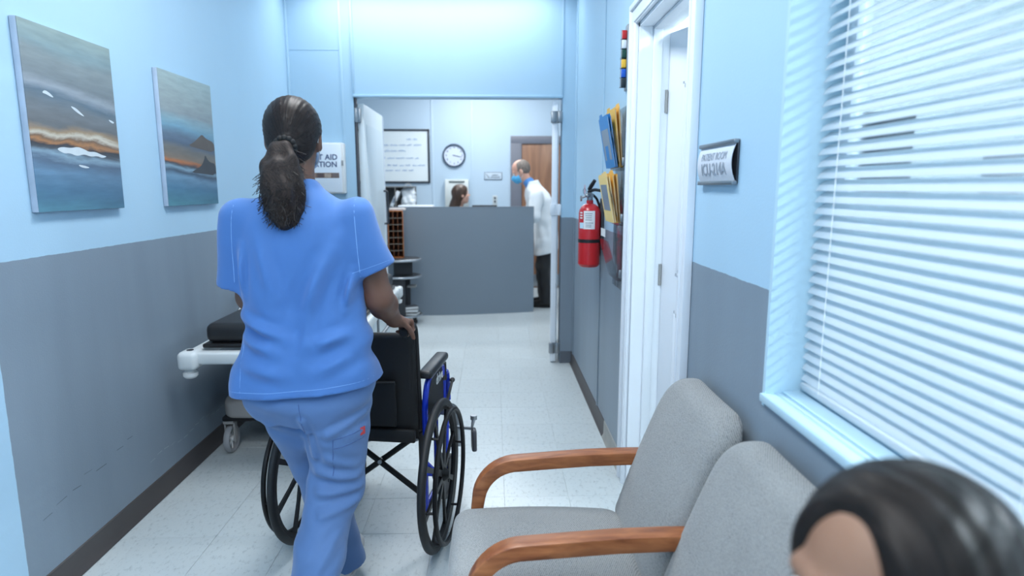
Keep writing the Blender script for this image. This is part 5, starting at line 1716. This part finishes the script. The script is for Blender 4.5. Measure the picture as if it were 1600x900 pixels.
# trousers
Pn = SDF((-.92, 1.55, .0), (-.28, 2.36, .98), .0055)
Pn.loft([(.70, -.60, 1.965, .150, .100), (.74, -.60, 1.965, .185, .122), (.80, -.60, 1.962, .205, .134), (.86, -.60, 1.966, .188, .118), (.95, -.60, 1.97, .165, .10)], .045, p=2.3)
def leg(S, hp, kn, an, out):
    hp, kn, an = map(np.array, (hp, kn, an))
    d = (an - kn) / np.linalg.norm(an - kn)
    S.chain([tuple(hp + (0, -.005, -.05)), tuple(hp * .5 + kn * .5), tuple(kn), tuple(kn * .5 + an * .5), tuple(an + d * .06)], [.104, .098, .082, .076, .080], .03)
leg(Pn, HP_R, KN_R, AN_R, 1)
leg(Pn, HP_L, KN_L, AN_L, -1)
pf1 = waves(31, 10, 2.5, 6, (1.2, 1.2, .8), .0055)
pf2 = waves(41, 10, 6, 13, (.7, .7, 1.3), .0022)
def pant_folds(X, Y, Z):
    d = pf1(X, Y, Z) + pf2(X, Y, Z)
    back = np.clip((1.98 - Y) / .06, 0, 1)
    for (x0, z0, x1, z1, w, a) in ((-.40, .74, -.52, .69, .012, .007), (-.45, .52, -.57, .55, .014, .009), (-.44, .48, -.56, .49, .014, .009), (-.45, .44, -.55, .43, .013, .007), (-.46, .56, -.53, .60, .014, .006),
                                   (-.595, .74, -.575, .60, .010, .008), (-.72, .70, -.62, .66, .014, .005), (-.50, .36, -.60, .20, .014, .005)):
        ex, ez = x1 - x0, z1 - z0
        t = np.clip(((X - x0) * ex + (Z - z0) * ez) / (ex * ex + ez * ez), 0, 1)
        dist = np.sqrt((X - x0 - t * ex) ** 2 + (Z - z0 - t * ez) ** 2)
        d = d - a * np.exp(-(dist / w) ** 2) * back + a * .5 * np.exp(-((dist - 1.9 * w) / w) ** 2) * back
    return d
Pn.displace(pant_folds)
for kn, an in ((KN_R, AN_R), (KN_L, AN_L)):
    kn, an = np.array(kn), np.array(an)
    d = (an - kn) / np.linalg.norm(an - kn)
    d = d * .7 + np.array((0, 0, -1)) * .3
    c = an + d * .040
    Pn.cut(c, d, .004, c - (.13, .13, .20), c + (.13, .13, .07))
pants = Pn.build('scrub_trousers', M_PANTS, nurse, O, 1)
bpy.context.view_layer.update()
M_SEAMP = cloth_mat('trouser_seam', rgb(58, 88, 140))
# cargo pocket on the right thigh: stitched outline, with a small red tag
pk_pts = [((-.49, 1.5, .70), (0, 1, 0)), ((-.41, 1.5, .715), (0, 1, 0))]
surf_strip('pocket_hem', pants, [((-.505 + .115 * t / 10, 1.5, .672 + .016 * t / 10), (0, 1, 0)) for t in range(11)], .0021, M_SEAMP, pants)
surf_strip('pocket_hem', pants, [((-.505 + .115 * t / 10, 1.5, .640 + .016 * t / 10), (0, 1, 0)) for t in range(11)], .0021, M_SEAMP, pants)
surf_strip('pocket_seam', pants, [((-.505 - .012 * t / 12, 1.5, .672 - .14 * t / 12), (0, 1, 0)) for t in range(13)], .0018, M_SEAMP, pants)
surf_strip('centre_seam', pants, [((-.595 + .006 * t / 12, 1.5, .80 - .16 * t / 12), (0, 1, 0)) for t in range(13)], .0018, M_SEAMP, pants)
ok, loc, nor, _ = pants.ray_cast(Vector((-.425, 1.5, .676)) - O, Vector((0, 1, 0)))

if ok:
    q = nor.to_track_quat('Z', 'Y').to_matrix().to_4x4()
    tg = MB().box(-.011, .011, -.013, .013, .0, .0016, bev=.0006, M=Matrix.Translation(loc) @ q).build('red_tag', mat('red_tag', rgb(196, 60, 62), .6), pants)
    for dy in (-.005, .002):
        MB().box(-.008, .008, dy, dy + .0022, .0016, .0019, M=Matrix.Translation(loc) @ q).build('tag_print', mat('tag_print', rgb(232, 190, 186), .6), tg)
M_SHOEW = mat('grey_white_shoe', rgb(196, 196, 196), .5)
shoes(nurse, O, (AN_R[0], AN_R[1], AN_R[2] + .006), R(3), R(-38), M_SHOEW, M_WPLAS)
shoes(nurse, O, (AN_L[0], AN_L[1], .101), R(-3), 0, M_SHOEW, M_WPLAS)

# hair: sleek cap drawn back to a scrunchie and a frizzy ponytail
M_HAIR_N = strand_mat('black_brown_hair', rgb(14, 11, 11), rgb(44, 34, 32), .44, .22, .22)
M_PONY = strand_mat('frizzy_hair', rgb(18, 14, 13), rgb(58, 46, 42), .62, .8)
P_ = lambda x, y, z: tuple(hn @ Vector((x, y, z)))
Rh = hn.to_3x3().normalized().to_4x4()
Hr = SDF((-.78, 1.84, 1.42), (-.46, 2.20, 1.76), .004)
Hr.ell(P_(0, -.012, .034), (.087, .106, .098), .02, 'u', Rh)
Hr.ell(P_(0, -.055, -.03), (.062, .055, .060), .04, 'u', Rh)
Hr.ell(P_(0, -.095, -.038), (.026, .022, .024), .03, 'u', Rh)
# bare face, temples and ears
Hr.ell(P_(0, .115, -.045), (.105, .080, .115), .012, 's', Rh)
for s in (-1, 1):
    Hr.ell(P_(s * .088, .022, -.045), (.034, .046, .056), .010, 's', Rh)
    Hr.ell(P_(s * .094, -.006, -.028), (.026, .030, .034), .010, 's', Rh)
Hr.ell(P_(0, -.03, -.150), (.10, .10, .062), .012, 's', Rh)
invH = hn.inverted()
tie = Vector((0, -.108, -.036))
def strands(X, Y, Z):
    # grooves that run from the hairline back to the tie
    m = invH
    x = m[0][0] * X + m[0][1] * Y + m[0][2] * Z + m[0][3]
    y = m[1][0] * X + m[1][1] * Y + m[1][2] * Z + m[1][3]
    z = m[2][0] * X + m[2][1] * Y + m[2][2] * Z + m[2][3]
    a = np.arctan2(x - tie.x, (z - tie.z) + .0001)
    return .0007 * np.sin(a * 60) + .0005 * np.sin(a * 127 + 1.3) + .0004 * np.sin(a * 31 + y * 40)
Hr.displace(strands)
hair = Hr.build('hair', M_HAIR_N, nurse, O, 1)
def cap_strand(co):
    q = local_pts(hn, co)
    d = q - np.array((0, .0, .035)); d /= np.linalg.norm(d, axis=1)[:, None]
    # sphere with its pole at the tie: longitude across, latitude along
    pole = np.array((0, -.86, -.5)); pole /= np.linalg.norm(pole)
    e1 = np.array((1., 0, 0)); e2 = np.cross(pole, e1)
    lon = np.arctan2(d @ e1, d @ e2); lat = np.arccos(np.clip(d @ pole, -1, 1))
    return np.stack([np.cos(lon) * 26, np.sin(lon) * 26, lat * 1.3], 1)
set_strand(hair, cap_strand, O)
sc = MB()
tw = Vector(P_(0, -.122, -.040)) - O
ax = (hn.to_3x3() @ Vector((0, -1, -.35))).normalized()
u_ = ax.orthogonal().normalized(); v_ = ax.cross(u_)
for i in range(13):
    a = 2 * PI * i / 13
    sc.ell(tuple(tw + (u_ * math.cos(a) + v_ * math.sin(a)) * .026), (.0105, .0105, .0105), seg=10, rings=8)
sc.build('hair_tie', mat('black_scrunchie', rgb(14, 14, 15), .7), nurse)
Pt = SDF((-.80, 1.70, 1.20), (-.48, 2.06, 1.62), .0042)
base = [P_(0, -.118, -.040), P_(-.004, -.142, -.070), P_(-.010, -.150, -.115), P_(-.012, -.148, -.165), P_(-.008, -.140, -.215), P_(.0, -.132, -.258)]
Pt.chain(base, [.024, .033, .045, .049, .042, .024], .04)
Pt.displace(waves(51, 18, 6, 26, (1, 1, .6), .0085))
pony = Pt.build('ponytail', M_PONY, nurse, O, 1)
set_strand(pony, lambda c: np.stack([c[:, 0] * 210 + 4 * np.sin(c[:, 2] * 60), c[:, 1] * 210 + 4 * np.cos(c[:, 2] * 70), c[:, 2] * 40], 1), O)
rs = random.Random(12)
fr = MB()
for i in range(1500):
    t = rs.uniform(.1, 4.6); k_ = int(t)
    c = Vector(base[k_]).lerp(Vector(base[k_ + 1]), t - k_)
    rad = [.022, .036, .047, .049, .041, .024]; r_ = rad[k_] * (1 - (t - k_)) + rad[k_ + 1] * (t - k_)
    a = rs.uniform(0, 2 * PI)
    d = Vector((math.cos(a), math.sin(a), rs.uniform(-.4, .2))).normalized()
    p = c + d * r_ * rs.uniform(.94, 1.04)
    pts = [p - O]
    v = Vector((d.x * .35, d.y * .35, -1)) + Vector((rs.uniform(-.6, .6), rs.uniform(-.6, .6), 0))
    for q in range(6):
        p = p + v.normalized() * rs.uniform(.005, .010)
        v = v + Vector((rs.uniform(-.9, .9) - d.x * .22, rs.uniform(-.9, .9) - d.y * .22, rs.uniform(-.4, .3)))
        pts.append(p - O)
    fr.tube(pts, .0009, n=3, cap=False)
o = fr.build('loose_strands', mat('loose_hair', rgb(30, 23, 21), .6), pony)
o['kind'] = 'stuff'
# face mask with ear loops
M_MASKG = mat('grey_blue_mask', rgb(150, 170, 196), .7)
def face_mask(H, m, parent, origin):
    sc_ = H.to_scale()[0]
    Rm = H.to_3x3().normalized().to_4x4()
    P = lambda x, y, z: tuple(H @ Vector((x, y, z)))
    c = np.array(P(0, .05, -.04))
    S = SDF(c - .14, c + .14, .0042)
    S.ell(P(0, .040, -.048), tuple(q * sc_ for q in (.069, .078, .062)), .01, 'u', Rm)
    S.cone(P(0, .092, -.012), P(0, .112, -.032), .012 * sc_, .016 * sc_, .02)
    n = H.to_3x3() @ Vector((0, -1, 0))
    S.cut(P(0, .030, 0), tuple(n), .003)
    n = H.to_3x3() @ Vector((0, 0, 1))
    S.cut(P(0, 0, -.004), tuple(n), .003)
    inv = H.inverted()
    S.displace(lambda X, Y, Z: .0012 * np.sin((inv[2][0] * X + inv[2][1] * Y + inv[2][2] * Z + inv[2][3]) * 420))
    o_ = S.build('face_mask', m, parent, origin, 1)
    for s in (-1, 1):
        MB().tube([Vector(p) - Vector(origin) for p in bezier(P(s * .062, .034, -.012), P(s * .080, .02, .02), P(s * .086, -.02, .02), P(s * .078, -.022, -.008))]
                  + [Vector(p) - Vector(origin) for p in bezier(P(s * .078, -.022, -.010), P(s * .084, -.01, -.05), P(s * .074, .02, -.06), P(s * .060, .036, -.078))], .0018, n=5).build('ear_loop', M_WPLAS, o_)
    return o_
face_mask(hn, M_MASKG, nurse, O)

# ------------------------------------------------------------------ the man in the white coat
YM = 7.58
O2 = Vector((.60, YM, 0))
man = thing('person', 'balding man in white coat and blue mask leaning over the desk', 'person', O2)
hm = head_matrix((.335, YM, 1.640), R(82), R(24), 0, 1.15)
B = SDF((.10, 7.05, -.02), (.98, 7.85, 1.80), .007)
add_head(B, hm, 1.15)
B.cone((.480, YM, 1.43), (.372, YM, 1.60), .056, .050, .03)
B.loft([(.86, .625, YM, .115, .15), (1.0, .625, YM, .125, .16), (1.15, .60, YM, .12, .165), (1.32, .545, YM, .11, .17), (1.43, .50, YM, .07, .11)], .03)
for s in (-1, 1):
    sh, el, wr = (.51, YM + s * .20, 1.38), (.47, YM + s * .25, 1.11), (.27, YM + s * .16, 1.005)
    B.chain([sh, el, wr], [.052, .044, .030], .02)
    add_hand(B, wr, (-1, -.25 * s, -.12), (0, 0, -1), s, (.25, .35, .25), .1, 1.05)
    hp, kn, an = (.63, YM + s * .085, .88), (.60, YM + s * .09 - .0, .49), (.635, YM + s * .10, .10)
    B.chain([hp, kn, an], [.085, .06, .042], .03)
    add_foot(B, an, R(80), 0, .26)
B.build('body', M_SKIN_M, man, O2, 1)
add_eyes(hm, man, O2)
M_COAT = cloth_mat('white_coat_cotton', rgb(226, 232, 236), .02)
Ct = SDF((.10, 7.05, .55), (1.0, 7.9, 1.62), .008)
Ct.loft([(.60, .635, YM, .150, .195), (.75, .640, YM, .150, .195), (.92, .640, YM, .148, .192), (1.08, .625, YM, .148, .192), (1.22, .578, YM, .165, .198), (1.34, .532, YM, .155, .205), (1.42, .500, YM, .125, .17), (1.48, .472, YM, .094, .10), (1.53, .452, YM, .078, .08)], .03, p=2.3)
for s in (-1, 1):
    Ct.chain([(.515, YM + s * .20, 1.375), (.475, YM + s * .255, 1.11), (.285, YM + s * .168, 1.01)], [.078, .070, .052], .03)
Ct.displace(lambda X, Y, Z, a=waves(61, 10, 2, 5, (1.2, 1.2, .5), .007), b=waves(62, 10, 6, 12, (1, 1, .7), .003): a(X, Y, Z) + b(X, Y, Z))
Ct.cut((.6, YM, .655), (.25, 0, -1), .004)
Ct.cone((.33, YM, 1.20), (.375, YM, 1.56), .04, .06, .02, 's')
Ct.cone((.44, YM, 1.47), (.38, YM, 1.60), .058, .058, .01, 's')
coat = Ct.build('white_coat', M_COAT, man, O2, 1)
lap = MB()
for s in (-1, 1):
    lap.prism([(.39, 1.20), (.40, 1.20), (.455, 1.40), (.47, 1.50), (.45, 1.505), (.42, 1.42)], YM + s * .055 - .01, YM + s * .055 + .01, 'XZ', M=Matrix.Translation(-O2))
lap.build('lapel', M_COAT, coat)
Cs = SDF((.28, 7.30, 1.10), (.62, 7.64, 1.64), .006)
Cs.chain([(.485, YM, 1.40), (.43, YM, 1.51), (.395, YM, 1.545)], [.070, .060, .056], .02)
Cs.loft([(1.12, .60, YM, .13, .12), (1.30, .545, YM, .115, .14), (1.43, .50, YM, .085, .10)], .03)
n_ = hm.to_3x3() @ Vector((0, .2, 1))
Cs.cut((.392, YM, 1.553), tuple(n_), .004)
Cs.build('blue_shirt', cloth_mat('shirt_blue', rgb(78, 140, 206)), man, O2, 1)
M_BLKT = cloth_mat('black_trouser_cloth', rgb(24, 25, 28), .05)
Pm = SDF((.40, 7.15, .02), (.90, 7.8, 1.0), .007)
for s in (-1, 1):
    Pm.chain([(.63, YM + s * .085, .90), (.605, YM + s * .09, .49), (.635, YM + s * .10, .06)], [.082, .084, .078], .03)
Pm.displace(waves(71, 12, 4, 10, (1, 1, .8), .005))
Pm.cut((.6, YM, .05), (0, 0, -1), .004)
Pm.build('trousers', M_BLKT, man, O2, 1)
M_BLKS = mat('black_leather', rgb(20, 18, 18), .35)
for s in (-1, 1):
    shoes(man, O2, (.635, YM + s * .10, .101), R(80), 0, M_BLKS, M_BLACK)
Hm = SDF((.15, 7.30, 1.50), (.55, 7.64, 1.82), .005)
Rmn = hm.to_3x3().normalized().to_4x4()
Pm_ = lambda x, y, z: tuple(hm @ Vector((x, y, z)))
Hm.ell(Pm_(0, -.012, .032), tuple(q * 1.15 for q in (.078, .098, .092)), .02, 'u', Rmn)
Hm.ell(Pm_(0, .085, .06), (.11, .105, .13), .01, 's', Rmn)
Hm.ell(Pm_(0, .005, .155), (.075, .085, .075), .012, 's', Rmn)
Hm.ell(Pm_(0, .03, -.09), (.13, .10, .10), .012, 's', Rmn)
Hm.cut(Pm_(0, 0, -.045), tuple(hm.to_3x3() @ Vector((0, 0, -1))), .006)
Hm.displace(waves(81, 12, 30, 60, amp=.0008))
Hm.build('hair', hair_mat('grey_hair', rgb(84, 76, 72), rgb(140, 130, 122), (40, 40, 12), .6), man, O2, 1)
face_mask(hm, mat('sky_blue_mask', rgb(84, 176, 226), .65), man, O2)

# ------------------------------------------------------------------ the receptionist
O3 = Vector((-.50, 7.98, 0))
rec = thing('person', 'woman with long brown hair sitting behind the reception desk', 'person', O3)
hr = head_matrix((-.405, 7.86, 1.365), R(-72), R(-8), 0, 1.0)
B = SDF((-.95, 7.30, -.02), (.02, 8.35, 1.56), .007)
add_head(B, hr)
B.cone((-.44, 7.92, 1.16), (-.415, 7.875, 1.33), .05, .046, .03)
B.loft([(.68, -.50, 7.98, .16, .13), (.80, -.50, 7.98, .15, .12), (.98, -.48, 7.96, .13, .095), (1.10, -.46, 7.94, .145, .095), (1.19, -.45, 7.93, .08, .06)], .03)
for s in (-1, 1):
    B.chain([(-.45 + s * .16, 7.93, 1.14), (-.42 + s * .20, 7.80, .90), (-.38 + s * .12, 7.58, .79)], [.05, .042, .028], .02)
    add_hand(B, (-.38 + s * .12, 7.58, .79), (.05, -1, -.05), (0, 0, -1), -s, (.3, .4, .3), .1, .88)
    hp, kn, an = (-.50 + s * .09, 7.98, .74), (-.46 + s * .10, 7.60, .70), (-.46 + s * .10, 7.72, .34)
    B.chain([hp, kn, an], [.085, .06, .04], .03)
    add_foot(B, an, R(180), 0, .23)
B.build('body', M_SKIN_R, rec, O3, 1)
add_eyes(hr, rec, O3)
Tr = SDF((-.95, 7.40, .62), (.02, 8.30, 1.28), .008)
Tr.loft([(.68, -.50, 7.98, .185, .155), (.82, -.50, 7.98, .175, .145), (.98, -.48, 7.96, .155, .12), (1.10, -.46, 7.94, .165, .115), (1.18, -.45, 7.93, .10, .08), (1.22, -.445, 7.925, .06, .06)], .03)
for s in (-1, 1):
    Tr.chain([(-.45 + s * .16, 7.93, 1.14), (-.42 + s * .20, 7.80, .90), (-.385 + s * .135, 7.63, .81)], [.066, .058, .044], .03)
Tr.build('dark_top', cloth_mat('dark_top_cloth', rgb(40, 46, 60)), rec, O3, 1)
Tr = SDF((-.80, 7.40, .25), (-.15, 8.20, .88), .008)
for s in (-1, 1):
    Tr.chain([(-.50 + s * .09, 7.98, .74), (-.46 + s * .10, 7.60, .70), (-.46 + s * .10, 7.72, .38)], [.105, .078, .06], .03)
Tr.build('trousers', M_BLKT, rec, O3, 1)
for s in (-1, 1):
    shoes(rec, O3, (-.46 + s * .10, 7.72, .345), R(180), 0, M_BLKS, M_BLACK)
Hh = SDF((-.62, 7.64, 1.02), (-.22, 8.10, 1.54), .0055)
Rr = hr.to_3x3().normalized().to_4x4()
Pr = lambda x, y, z: tuple(hr @ Vector((x, y, z)))
Hh.ell(Pr(0, -.012, .034), (.088, .108, .100), .02, 'u', Rr)
Hh.loft([(1.04, -.535, 7.92, .055, .10), (1.15, -.51, 7.905, .068, .105), (1.26, -.475, 7.885, .075, .10), (1.36, -.43, 7.87, .075, .092)], .03)
Hh.ell(Pr(0, .122, -.040), (.10, .085, .118), .012, 's', Rr)
Hh.displace(waves(91, 10, 14, 30, (1, 1, .15), .002))
Hh.build('long_hair', hair_mat('brown_hair', rgb(40, 29, 24), rgb(92, 70, 56), (40, 40, 4), .4), rec, O3, 1)

# ------------------------------------------------------------------ the seated person in front
O4 = Vector((.40, .48, 0))
gi = thing('person', 'person with dark parted hair seated at the near end of the waiting bench', 'person', O4)
hg = head_matrix((.368, .512, 1.066), R(108), R(-8), R(2), 1.02)
B = SDF((-.35, .10, -.02), (.66, .92, 1.26), .006)
add_head(B, hg)
B.cone((.40, .51, .84), (.378, .512, 1.00), .05, .047, .03)
B.loft([(.46, .36, .50, .13, .17), (.60, .375, .50, .11, .15), (.74, .39, .505, .10, .15), (.84, .40, .51, .085, .15), (.90, .40, .51, .055, .08)], .03)
for s in (-1, 1):
    B.chain([(.40, .51 + s * .165, .84), (.33, .51 + s * .21, .62), (.12, .51 + s * .10, .575)], [.05, .042, .028], .02)
    add_hand(B, (.12, .51 + s * .10, .575), (-1, -.3 * s, -.06), (0, 0, -1), s, (.3, .4, .3), .1, .88)
    hp, kn, an = (.33, .50 + s * .09, .53), (-.12, .50 + s * .10, .505), (-.10, .50 + s * .10, .10)
    B.chain([hp, kn, an], [.08, .058, .038], .03)
    add_foot(B, an, R(90), 0, .23)
B.build('body', M_SKIN_G, gi, O4, 1)
add_eyes(hg, gi, O4)
Tr = SDF((-.05, .12, .42), (.62, .92, .98), .007)
Tr.loft([(.465, .36, .50, .155, .19), (.60, .375, .50, .135, .175), (.74, .39, .505, .125, .175), (.84, .40, .51, .105, .165), (.895, .40, .51, .07, .09), (.92, .40, .512, .058, .065)], .03)
for s in (-1, 1):
    Tr.chain([(.40, .51 + s * .165, .84), (.33, .51 + s * .21, .62), (.17, .51 + s * .125, .585)], [.066, .056, .044], .03)
Tr.displace(waves(95, 10, 4, 10, amp=.003))
Tr.build('dark_top', cloth_mat('dark_top_cloth_b', rgb(58, 62, 74)), gi, O4, 1)
Tr = SDF((-.30, .25, .06), (.50, .78, .70), .008)
for s in (-1, 1):
    Tr.chain([(.34, .50 + s * .09, .555), (-.12, .50 + s * .10, .525), (-.10, .50 + s * .10, .10)], [.095, .075, .065], .03)
Tr.cut((0, .5, .07), (0, 0, -1), .004)
Tr.build('trousers', cloth_mat('dark_trouser_cloth', rgb(44, 50, 66)), gi, O4, 1)
for s in (-1, 1):
    shoes(gi, O4, (-.10, .50 + s * .10, .101), R(90), 0, M_BLKS, M_WPLAS)
M_HAIR_G = strand_mat('dark_brown_hair', rgb(12, 10, 9), rgb(38, 31, 28), .46, .25, .18)
Hg = SDF((.18, .28, .72), (.62, .76, 1.26), .0045)
Rg = hg.to_3x3().normalized().to_4x4()
Pg = lambda x, y, z: tuple(hg @ Vector((x, y, z)))
Hg.ell(Pg(0, -.014, .036), (.092, .110, .100), .02, 'u', Rg)
Hg.chain([Pg(.070, -.02, .02), Pg(.085, .0, -.07), Pg(.09, .02, -.16)], [.030, .030, .022], .03)
Hg.chain([Pg(-.070, -.02, .02), Pg(-.085, .0, -.07), Pg(-.09, .02, -.16)], [.030, .030, .022], .03)
Hg.chain([Pg(0, -.07, .0), Pg(0, -.085, -.10), Pg(0, -.085, -.22)], [.06, .062, .05], .03)
Hg.ell(Pg(0, .132, .006), (.060, .088, .112), .030, 's', Rg)
Hg.cone(Pg(.012, .10, .135), Pg(.012, -.06, .148), .006, .004, .012, 's')
invG = hg.inverted()
def gstr(X, Y, Z):
    m = invG
    x = m[0][0] * X + m[0][1] * Y + m[0][2] * Z + m[0][3]
    y = m[1][0] * X + m[1][1] * Y + m[1][2] * Z + m[1][3]
    z = m[2][0] * X + m[2][1] * Y + m[2][2] * Z + m[2][3]
    return .0009 * np.sin(y * 300 + np.abs(x) * 60) + .0007 * np.sin(y * 170 - z * 30 + 2)
Hg.displace(gstr)
ph_ = Hg.build('parted_hair', M_HAIR_G, gi, O4, 1)
def g_strand(co):
    q = local_pts(hg, co)
    r = np.arctan2(np.abs(q[:, 0]), q[:, 2] + .05)
    return np.stack([q[:, 1] * 240, r * 2.0, np.sign(q[:, 0]) * 5], 1)
set_strand(ph_, g_strand, O4)
